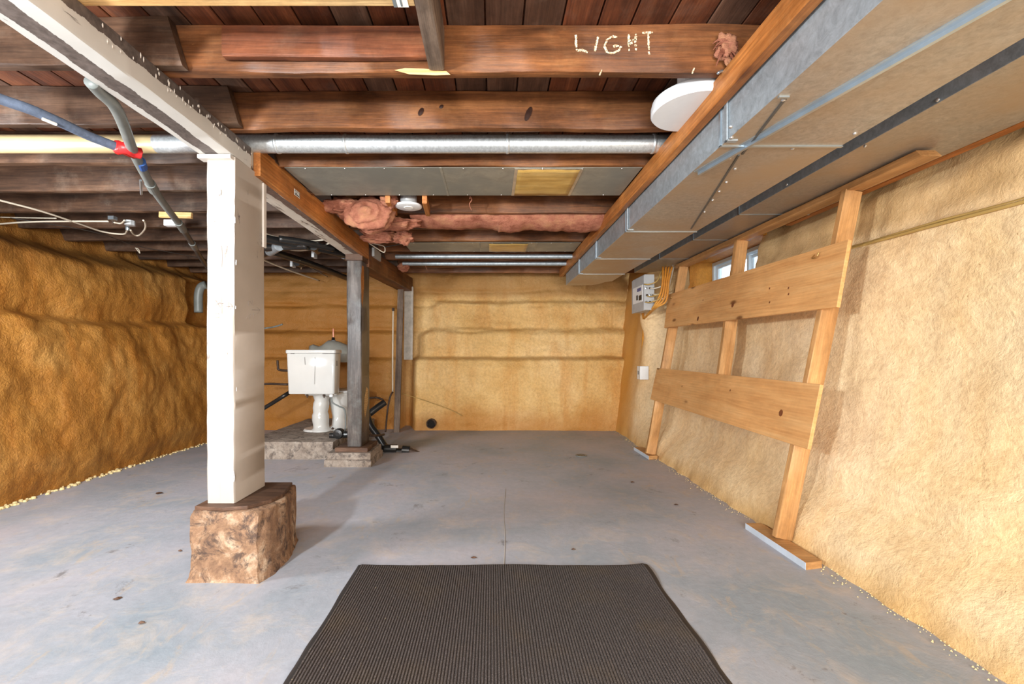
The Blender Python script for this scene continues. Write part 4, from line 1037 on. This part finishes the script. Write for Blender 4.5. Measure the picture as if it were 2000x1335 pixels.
for i, (px, py, Y, n_) in enumerate(((918, 384, 3.0, 'curled tan fibre hanging from a joist right of the recessed light'), (832, 510, 5.0, 'short orange scrap hanging below the far conduits'))):
    c0 = P(px, py, Y); o = MB().tube([Vector((c0.x, c0.y, ZJ+.02)), c0, c0+Vector((.012, 0, -.02)), c0+Vector((-.004, 0, -.05)), c0+Vector((.01, 0, -.09))], [.006, .002], 6).build('hanging_fibre', M['batt'], smooth=True); tag(o, n_, 'fibre')

# ------------------------------------------------------------------ props and pipes right of the dark post
o = lumber('leaning_board', M['grey_wood'], P(775, 845, 5.72), P(783, 556, 5.80), 0.075, 0.035, side=(1, 0, 0), jit=.003, n=10); tag(o, 'narrow grey board leaning against the back wall right of the dark post', 'board')
o = lumber('stud', plain('grey_white_painted_stud', srgb(178, 174, 166), .6, 0, .25, 14, .2), P(798, 702, 6.0), P(799, 560, 6.0), 0.115, 0.06, side=(1, 0, 0), jit=.003, n=10); tag(o, 'short pale grey stud between the foam shoulder and the beam end', 'stud')
o = thing('thin_water_line', P(766, 700, 5.7), 'thin vertical pipe beside the grey leaning board', 'pipe')
MB().tube([P(768, 604, 5.66), P(767, 700, 5.64), P(767, 765, 5.64)], .010, 8).build('pipe_run', M['cable'], o, smooth=True)  # upper run is a thin whitish pipe
MB().tube([P(767, 765, 5.64), P(762, 775, 5.6), P(757, 800, 5.58), P(753, 843, 5.56)], .011, 8).build('lower_run', M['iron'], o, smooth=True)
MB().lathe([(.016, -.02), (.018, 0), (.016, .02)], P(768, 604, 5.66), 'Z', 10).build('fitting', M['iron'], o)
MB().tube([P(785, 768, 5.82), P(830, 782, 5.80), P(880, 800, 5.79), P(903, 812, 5.79)], .004, 6).build('wire', M['cable_tan'], smooth=True, label='thin tan line slanted across the lower back wall', category='wire')  # thin tan tube laid slanting over the wall
bf = thing('floor_drain_pipe', P(770, 878, 4.7), 'black plastic drain pipes on the floor beside the footing of the dark post', 'pipe')
MB().tube([P(716, 812, 4.9), P(735, 797, 4.95), P(752, 785, 5.0)], .036, 14).build('upper_branch', M['abs'], bf, smooth=True)
MB().tube([P(716, 806, 4.85), P(724, 830, 4.8), P(738, 850, 4.75), P(752, 872, 4.7)], .036, 14).build('standpipe', M['abs'], bf, smooth=True)
MB().tube([P(735, 878, 4.62), P(760, 880, 4.62), P(800, 881, 4.62)], .030, 14).build('floor_run', M['abs'], bf, smooth=True)
MB().tube([P(752, 876, 4.6), P(775, 876, 4.6)], .045, 16, smooth=False).build('hub', M['abs'], bf)
MB().tube([P(786, 878, 4.6), P(800, 879, 4.6)], .045, 16, smooth=False).build('hub', M['abs'], bf)
MB().tube([P(800, 880, 4.6), P(812, 883, 4.6), P(824, 885, 4.6)], [.036, .010], 12, smooth=False).build('broken_end', M['iron'], bf)
c0 = P(770, 872, 4.555); MB().box((c0.x-.035, c0.y-.002, c0.z-.012), (c0.x+.04, c0.y+.002, c0.z+.015)).build('print_label', M['white_print'], bf)
MB().tube([P(722, 850, 4.5), P(738, 850, 4.6), P(750, 848, 4.75)], .012, 8).build('side_pipe', M['iron'], bf, smooth=True)
o = MB().tube([P(706, 782, 6.1), P(716, 778, 5.6), P(735, 776, 5.6), P(748, 780, 5.6)], .012, 8).build('small_pipe', M['iron'], smooth=True); tag(o, 'small rusty horizontal pipe above the black branch pipe', 'pipe')
# pipes left of the tank
o = MB().tube([P(542, 703, 5.3), P(543, 715, 5.3), P(546, 722, 5.3), P(570, 723, 5.3), P(580, 718, 5.7), P(582, 716, 6.15)], .014, 8).build('water_pipe', M['iron'], smooth=True); tag(o, 'small elbowed iron pipe left of the toilet tank top', 'pipe')
o = MB().tube([P(505, 750, 5.2), P(530, 749, 5.2), P(565, 750, 5.2), P(580, 745, 5.6), P(584, 742, 6.1)], .013, 8).build('water_pipe', M['iron'], smooth=True); tag(o, 'level iron pipe left of the middle of the toilet tank', 'pipe')
o = MB().tube([P(500, 806, 5.0), P(530, 788, 5.0), P(562, 768, 5.0), P(578, 758, 5.5), P(582, 755, 6.1)], .022, 10).build('drain_pipe', M['abs'], smooth=True); tag(o, 'slanting black pipe left of the toilet tank bottom', 'pipe')
o = MB().tube([P(480, 648, 6.2), P(510, 642, 5.4), P(535, 638, 5.4), P(552, 633, 5.4)], .010, 8).build('metal_rod', M['grey_pipe'], smooth=True); tag(o, 'thin grey rod sticking out of the foam right of the white post', 'rod')
# dark pipe hole in the back wall
o = thing('pipe_hole', P(842, 827, 5.80), 'dark ragged pipe hole low in the back wall', 'hole')
m = MB().lathe([(.062, .06), (.064, .0), (.05, -.008), (.048, .05)], P(842, 827, 5.80), 'Y', 18); roughen(m, .008, 25, 3); m.build('rim', M['iron'], o)
MB().lathe([(.048, 0.01), (.03, .012)], P(842, 827, 5.80), 'Y', 18).build('opening', M['dark_hole'], o)

# ------------------------------------------------------------------ electrical panel and wiring
ep = thing('electrical_panel', (1.6, 4.72, 1.45), 'grey electrical service panel high in the far right corner', 'electrical panel')
X0 = 1.545
MB().box((X0, 4.55, 1.44), (X0+.10, 4.93, 1.80)).build('enclosure', M['grey_box'], ep, bevel=.003)
MB().box((X0-.008, 4.545, 1.435), (X0, 4.935, 1.79)).build('cover', plain('grey_cover', srgb(168, 172, 176), .4), ep, bevel=.002)
cdoor = MB().box((X0-.012, 4.58, 1.53), (X0-.008, 4.89, 1.70)).build('cover_door', M['white_plastic'], ep)
MB().box((X0-.016, 4.60, 1.55), (X0-.012, 4.68, 1.60)).build('breaker', M['black'], cdoor)
MB().box((X0-.016, 4.72, 1.56), (X0-.012, 4.76, 1.61)).build('breaker', M['black'], cdoor)
MB().box((X0-.0135, 4.62, 1.645), (X0-.012, 4.74, 1.68)).build('label_plate', plain('blue_grey_print', srgb(86, 92, 140), .5), cdoor)
for i in range(9):
    a = X0+.02+.035*(i % 3)+random.uniform(-.005, .005); z = 1.52+.07*(i//3)
    MB().lathe([(.011, 0), (.011, -.008), (.005, -.010)], (a, 4.549, z), 'Y', 10).build('knockout', M['iron'] if i % 2 else M['steel_edge'], ep)
specs = [(1.54, 1.70, .02), (1.60, 1.66, .03), (1.57, 1.58, .04), (1.63, 1.60, .03), (1.55, 1.52, .05), (1.62, 1.54, .04)]
lbs = ['uppermost', 'second', 'third', 'fourth', 'fifth', 'lowest']
for i, (x, z, b) in enumerate(specs):
    o = MB().tube([(x, 4.545, z), (x+.03, 4.49, z-.01), (x+.10, 4.48-b, z+.02), (x+.16, 4.52, z+.12), (x+.24, 4.62, 1.86+.01*i)], .0065, 7).build('service_cable', M['cable'] if i % 2 else M['cable_tan'], smooth=True)
    tag(o, 'looping cable leaving the electrical panel, '+lbs[i]+' of the bunch', 'cable', 'cables at the electrical panel')
for i in range(4):
    o = MB().tube([(1.70+.03*i, 4.47, 1.86), (1.68+.02*i, 4.42, 1.72), (1.66+.02*i, 4.44, 1.58-.02*i), (1.62+.01*i, 4.52, 1.46), (1.66, 4.9, 1.38)], .010, 7).build('foam_covered_cable', M['foam_jamb'], smooth=True)
    tag(o, ['leftmost', 'second', 'third', 'rightmost'][i]+' foam-crusted cable hanging beside the electrical panel', 'cable', 'foam-crusted cables')
o = MB().tube([P(1253, 600, 4.95), P(1257, 625, 5.1), P(1256, 660, 5.2), P(1254, 690, 5.3)], .012, 8).build('wall_cable', M['foam_jamb'], smooth=True); tag(o, 'orange foam-covered cable running down the far right corner', 'cable')
# small white outlet box
o = thing('wall_box', (1.80, 5.45, 0.9), 'small white electrical box low on the right wall in the far corner', 'electrical box')
c0 = P(1245, 727, 5.12); m = MB().box((c0.x-.005, c0.y-.11, c0.z-.075), (c0.x+.09, c0.y+.0, c0.z+.075)); m.build('box_body', M['white_plastic'], o, bevel=.004)
MB().box((c0.x-.010, c0.y-.07, c0.z-.02), (c0.x-.005, c0.y-.04, c0.z+.02)).build('switch', M['grey_pipe'], o)
# cables along the ledge of the right wall
def wallpt(y, z, off=.012): q = fright(y, z); return Vector((q.x-off, q.y, q.z))
o = MB().tube([wallpt(y, 1.594+.010*math.sin(y*3)+.0*y, .006) for y in lin(0.9, 3.9, 24)], .008, 7, smooth=False).build('ledge_cable', M['cable_tan'], smooth=True); tag(o, 'tan cable along the ledge of the right wall, lower of two', 'cable')
o = MB().tube([wallpt(y, 1.618+.014*math.sin(y*2.2+1), .012) for y in lin(0.9, 3.9, 24)], .006, 7, smooth=False).build('ledge_cable', M['cable_tan'], smooth=True); tag(o, 'thinner tan cable along the ledge of the right wall, upper of two', 'cable')

# ------------------------------------------------------------------ leaning wooden frame
A_, B_ = 1.475, 0.213      # room-side plane of the studs: X = A_ + B_*z
def PF(px, py, off=0.0):
    a = A_+off; Y = (a+B_*HC)/((px-VX)/F-B_*(VY-py)/F); return P(px, py, Y)
fr = thing('wooden_frame', (1.55, 3.3, 0), 'leaning bare pine frame of three studs and two wide boards against the right wall', 'frame')
up = Vector((B_, 0, 1)).normalized()
def stud(y, z0, z1, yt=None):
    yt = yt if yt is not None else y
    p0 = Vector((A_+B_*z0+.0445, y+.019, z0)); p1 = Vector((A_+B_*z1+.0445, yt+.019, z1))
    return lumber('stud', M['new_wood'], p0, p1, 0.089, 0.038, side=(1, 0, 0), parent=fr, ch=.003, jit=.0015, n=20, seed=y)
yb0, yb1, yb2 = PF(1512, 1066).y, PF(1410, 725).y, PF(1263, 884).y
ztop = 1.866
yt0, yt1, yt2 = PF(1655, 362).y, PF(1440, 465).y, PF(1328, 517).y
print('stud ys', yb0, yb1, yb2, 'tops', yt0, yt1, yt2, PF(1655, 362), PF(1328, 517))
stud(yb0, 0.036, ztop, yt0); stud(yb1, 0.62, ztop, yt1); stud(yb2, 0.036, ztop, yt2)
# top plate, its near end running past the stud
q0 = PF(1320, 517); q1 = PF(1773, 292); print('plate', q0, q1)
zt = ztop+.019
xp = A_+B_*zt+.0445
lumber('top_plate', M['new_wood'], (xp, q0.y, zt), (xp, xp*F/(1812-VX)-.02, zt), 0.089, 0.038, side=(1, 0, 0), parent=fr, ch=.003, jit=.002, n=20, cut1=0.03)
def fboard(tl_, tr_, bl_, br_, name='board'):
    a, b, c_, d = PF(*tl_, -.02), PF(*tr_, -.02), PF(*bl_, -.02), PF(*br_, -.02)
    print(name, a, b, c_, d)
    n_ = Vector((1, 0, -B_)).normalized()*.019; nseg = 24; m = MB(); rings = []
    for i in range(nseg+1):
        t = i/nseg; p = a.lerp(b, t); q = c_.lerp(d, t)
        rings.append([p, q, q+n_, p+n_])
    m.loft(rings)
    # local frame along the board so the grain follows it
    ex = (b-a).normalized(); ez = Vector((0, 0, 1)); ey = ez.cross(ex).normalized(); ez = ex.cross(ey)
    R = Matrix((ex, ey, ez)).transposed(); c0 = (a+b+c_+d)/4
    m.v = [R.inverted() @ (v-c0) for v in m.v]
    o = m.build(name, M['pine_board'], None, origin=(0, 0, 0), bevel=.002); o.rotation_mode = 'QUATERNION'; o.rotation_quaternion = R.to_quaternion(); put(o, c0, fr); return o
fboard((1305, 575), (1657, 467), (1297, 640), (1634, 599), 'cross_board')
fboard((1283, 718), (1602, 750), (1270, 779), (1577, 877), 'cross_board')
for (px, py) in ((1431, 595), (1363, 622), (1373, 586), (1540, 562), (1540, 574), (1503, 590), (1503, 563), (1525, 806), (1332, 754), (1426, 762)):
    big = (px, py) in ((1431, 595), (1525, 806), (1363, 622)); c0 = PF(px, py, -.0215); rr = .016 if big else .006; n = 12
    m = MB(); m.add([c0+Vector((B_*math.sin(t)*rr*1.2, math.cos(t)*rr, math.sin(t)*rr*1.2)) for t in [2*math.pi*k/n for k in range(n)]]+[c0+Vector((-.001, 0, 0))], [(k, (k+1) % n, n) for k in range(n)])
    m.build('knot', plain('pine_knot', srgb(118, 66, 38), .5, 0, .35, 70), fr)
# small brass hooks
for (px, py) in ((1596, 500), (1312, 582)):
    c0 = PF(px, py, -.022); k = 1 if px > 1500 else .5
    MB().tube([c0+Vector((0, .02*k, .012*k)), c0+Vector((-.015*k, .018*k, -.006*k)), c0+Vector((-.02*k, 0, -.012*k)), c0+Vector((-.015*k, -.02*k, -.004*k)), c0+Vector((-.01*k, -.026*k, .016*k))], .0028, 7).build('hook', M['brass'], fr, smooth=True)
# foot plates, left sides white with cool daylight put into the colour
M['foot'] = paint('half_painted_foot', srgb(186, 196, 206), srgb(205, 165, 120), 0.5, None)
def foot(y0, y1, x0, x1, x2, x3, label):
    m = MB(); m.add([(x0, y1, .001), (x1, y0, .001), (x2, y0+.02, .001), (x3, y1, .001), (x0, y1, .036), (x1, y0, .036), (x2, y0+.02, .036), (x3, y1, .036)],
                    [(0, 3, 2, 1), (4, 5, 6, 7), (0, 1, 5, 4), (1, 2, 6, 5), (2, 3, 7, 6), (3, 0, 4, 7)])
    o = m.build('foot_plate', M['new_wood'], fr, bevel=.002); o.data.materials.append(plain('daylit_white_paint', srgb(196, 208, 220), .5))
    for p in o.data.polygons:
        if p.normal.x < -.6: p.material_index = 1
    return o
foot(2.09, 2.58, 1.452, 1.458, 1.548, 1.545, '')
foot(4.24, 4.66, 1.47, 1.48, 1.57, 1.56, '')

# ------------------------------------------------------------------ floor mat
RX0, RX1, RY1, RY0 = -0.632, 0.735, 2.14, 0.25
rg = thing('floor_mat', (0.05, 1.2, 0), 'dark grey ribbed floor mat with a black rubber border', 'mat')
s = NT('ribbed_carpet')
v = s.coord((1, 1, 1), rand=False); n1 = s.noise(v, 260, 3, 0.8); n2 = s.noise(v, 3.5, 5, 0.6)
c = s.ramp(n1, [(0.30, srgb(52, 48, 47)), (0.5, srgb(84, 78, 76)), (0.68, srgb(126, 118, 114))])
c = s.mix(s.ramp(n2, [(0.5, B4), (0.75, (0.35,)*3+(1,))]), c, srgb(112, 96, 72))
n3 = s.noise(v, 90, 2, 0.5); c = s.mix(s.ramp(n3, [(0.74, B4), (0.77, W4)]), c, srgb(170, 156, 130))
s.bump(n1, 0.8, 0.004); M['carpet'] = s.fin(c, 0.95, 0, 0.1)
def hump(x, y):   # gentle buckling of the mat
    e = sm(RY1-.35, RY1, y)*0.010*max(0, math.sin((x+.2)*7.3)+.3)*sm(-.3, .5, x)
    e += sm(RX1-.12, RX1, x)*0.006*max(0, math.sin(y*13))+sm(-RX0-.12, -RX0, -x)*0.006*max(0, math.sin(y*9+1))
    return e
m = MB(); nr_ = 128; xs = []
b_ = 0.018
for i in range(nr_):
    x0 = RX0+b_+(RX1-RX0-2*b_)*i/nr_; wd = (RX1-RX0-2*b_)/nr_
    xs += [(x0, 0.004), (x0+wd*.18, .0085), (x0+wd*.62, .0085), (x0+wd*.80, .004)]
xs.append((RX1-b_, .004)); yy = lin(RY0+b_, RY1-b_, 64)
for y in yy:
    for (x, h) in xs: m.v.append(Vector((x, y, h+hump(x, y)+.0008*noise.noise(Vector((x*90, y*90, 0))))))
k_ = len(xs)
for j in range(len(yy)-1):
    for i in range(k_-1): a = j*k_+i; m.f.append((a, a+1, a+k_+1, a+k_))
m.build('ribbed_pile', M['carpet'], rg)
m = MB()
def strip(pa, pb, out, n=60):
    pa, pb, out = Vector(pa), Vector(pb), Vector(out); base = len(m.v)
    for i in range(n+1):
        p = pa.lerp(pb, i/n); wv = 1+.25*noise.noise(Vector((p.x*9, p.y*9, 3)))
        for (f_, h) in ((-.5, .0045), (0, .007), (.6, .005), (1, .0012)):
            q = p+out*(b_*f_*(wv if f_ > 0 else 1)+ (b_*.0)); m.v.append(Vector((q.x, q.y, h+hump(q.x, q.y)*1.0)))
    for i in range(n):
        for k in range(3): a = base+i*4+k; m.f.append((a, a+1, a+5, a+4))
strip((RX0+b_, RY1-b_, 0), (RX1-b_, RY1-b_, 0), (0, 1, 0)); strip((RX0+b_, RY0+b_, 0), (RX1-b_, RY0+b_, 0), (0, -1, 0))
strip((RX0+b_, RY0+b_, 0), (RX0+b_, RY1-b_, 0), (-1, 0, 0)); strip((RX1-b_, RY0+b_, 0), (RX1-b_, RY1-b_, 0), (1, 0, 0))
for (cx, cy, sx, sy) in ((RX0, RY1, 1, -1), (RX1, RY1, -1, -1)): 
    m.add([(cx, cy, .002), (cx+sx*b_*1.2, cy, .004), (cx+sx*b_*1.2, cy+sy*b_*1.2, .006), (cx, cy+sy*b_*1.2, .004)], [(0, 1, 2, 3)])
m.build('rubber_border', M['rubber'], rg, smooth=True)

# ------------------------------------------------------------------ floor drain, debris, foam crumbs
fd = thing('floor_drain', P(1135, 890, 4.41), 'small slotted metal floor drain in the middle of the far floor', 'drain')
c0 = Vector(((1135-VX)/F*4.41, 4.41, 0.003))
MB().lathe([(.055, 0), (.055, .004), (.05, .005)], c0, 'Z', 24).build('drain_plate', M['grey_pipe'], fd)
for i in range(5): MB().box((c0.x-.034+.015*i, c0.y-.03, .0075), (c0.x-.028+.015*i, c0.y+.03, .0085)).build('slot', M['black'], fd)
deb = [(1235, 941, .02, 'dark flake on the floor left of the far foot plate'), (230, 1168, .02, 'thin tan flake on the floor left of the brown pier'), (352, 1075, .012, 'small dark chip close to the left side of the brown pier'),
       (276, 1215, .014, 'small dark chip on the near left floor'), (1320, 985, .016, 'brown flake on the floor near the right wall'), (1120, 1072, .014, 'dark chip just behind the mat'), (925, 1088, .014, 'grey chip at the mat far edge'), (310, 962, .03, 'dark crumb pile on the floor near the left wall')]
for (px, py, r, lb_) in deb:
    c0 = PZ(px, py, 0.004); m = MB(); n = 9
    m.add([c0+Vector((math.cos(t)*r*random.uniform(.5, 1.2), math.sin(t)*r*random.uniform(.3, .8), 0)) for t in [2*math.pi*k/n for k in range(n)]]+[c0+Vector((0, 0, .005))], [(k, (k+1) % n, n) for k in range(n)])
    m.v[-1].z += .002; o = m.build('debris_flake', M['shim']); tag(o, lb_, 'debris', 'loose flakes on the floor')
m = MB()
for i in range(260):
    y = random.uniform(2.6, 5.8); x = fleft(y, 0.0).x+random.uniform(-.01, .05)
    r = random.uniform(.006, .018) if y < 4 else random.uniform(.004, .012); bmv = []
    k = len(m.v)
    for a in range(6): t = a*math.pi/3; m.v.append(Vector((x+r*math.cos(t), y+r*math.sin(t), .002)))
    for a in range(6): t = a*math.pi/3+.3; m.v.append(Vector((x+r*.7*math.cos(t), y+r*.7*math.sin(t), r*.9+.002)))
    m.f += [tuple(k+6+a for a in range(6))]+[(k+a, k+(a+1) % 6, k+6+(a+1) % 6, k+6+a) for a in range(6)]
o = m.build('foam_crumbs', M['foam_bead'], smooth=True); tag(o, 'pale foam crumbs along the foot of the left wall', 'crumbs', kind='stuff')
m = MB()
for i in range(500):
    y = 1.0+4.7*random.random()**1.4; x = fright(y, 0.02).x-abs(random.gauss(0, .035)); r = random.uniform(.002, .005); k = len(m.v)
    for a in range(4): t = a*math.pi/2; m.v.append(Vector((x+r*math.cos(t), y+r*math.sin(t), .003)))
    m.v.append(Vector((x, y, .003+r))); m.f += [(k+a, k+(a+1) % 4, k+4) for a in range(4)]
o = m.build('foam_dust', M['foam_bead']); tag(o, 'yellow foam dust scattered along the foot of the right wall', 'dust', kind='stuff')
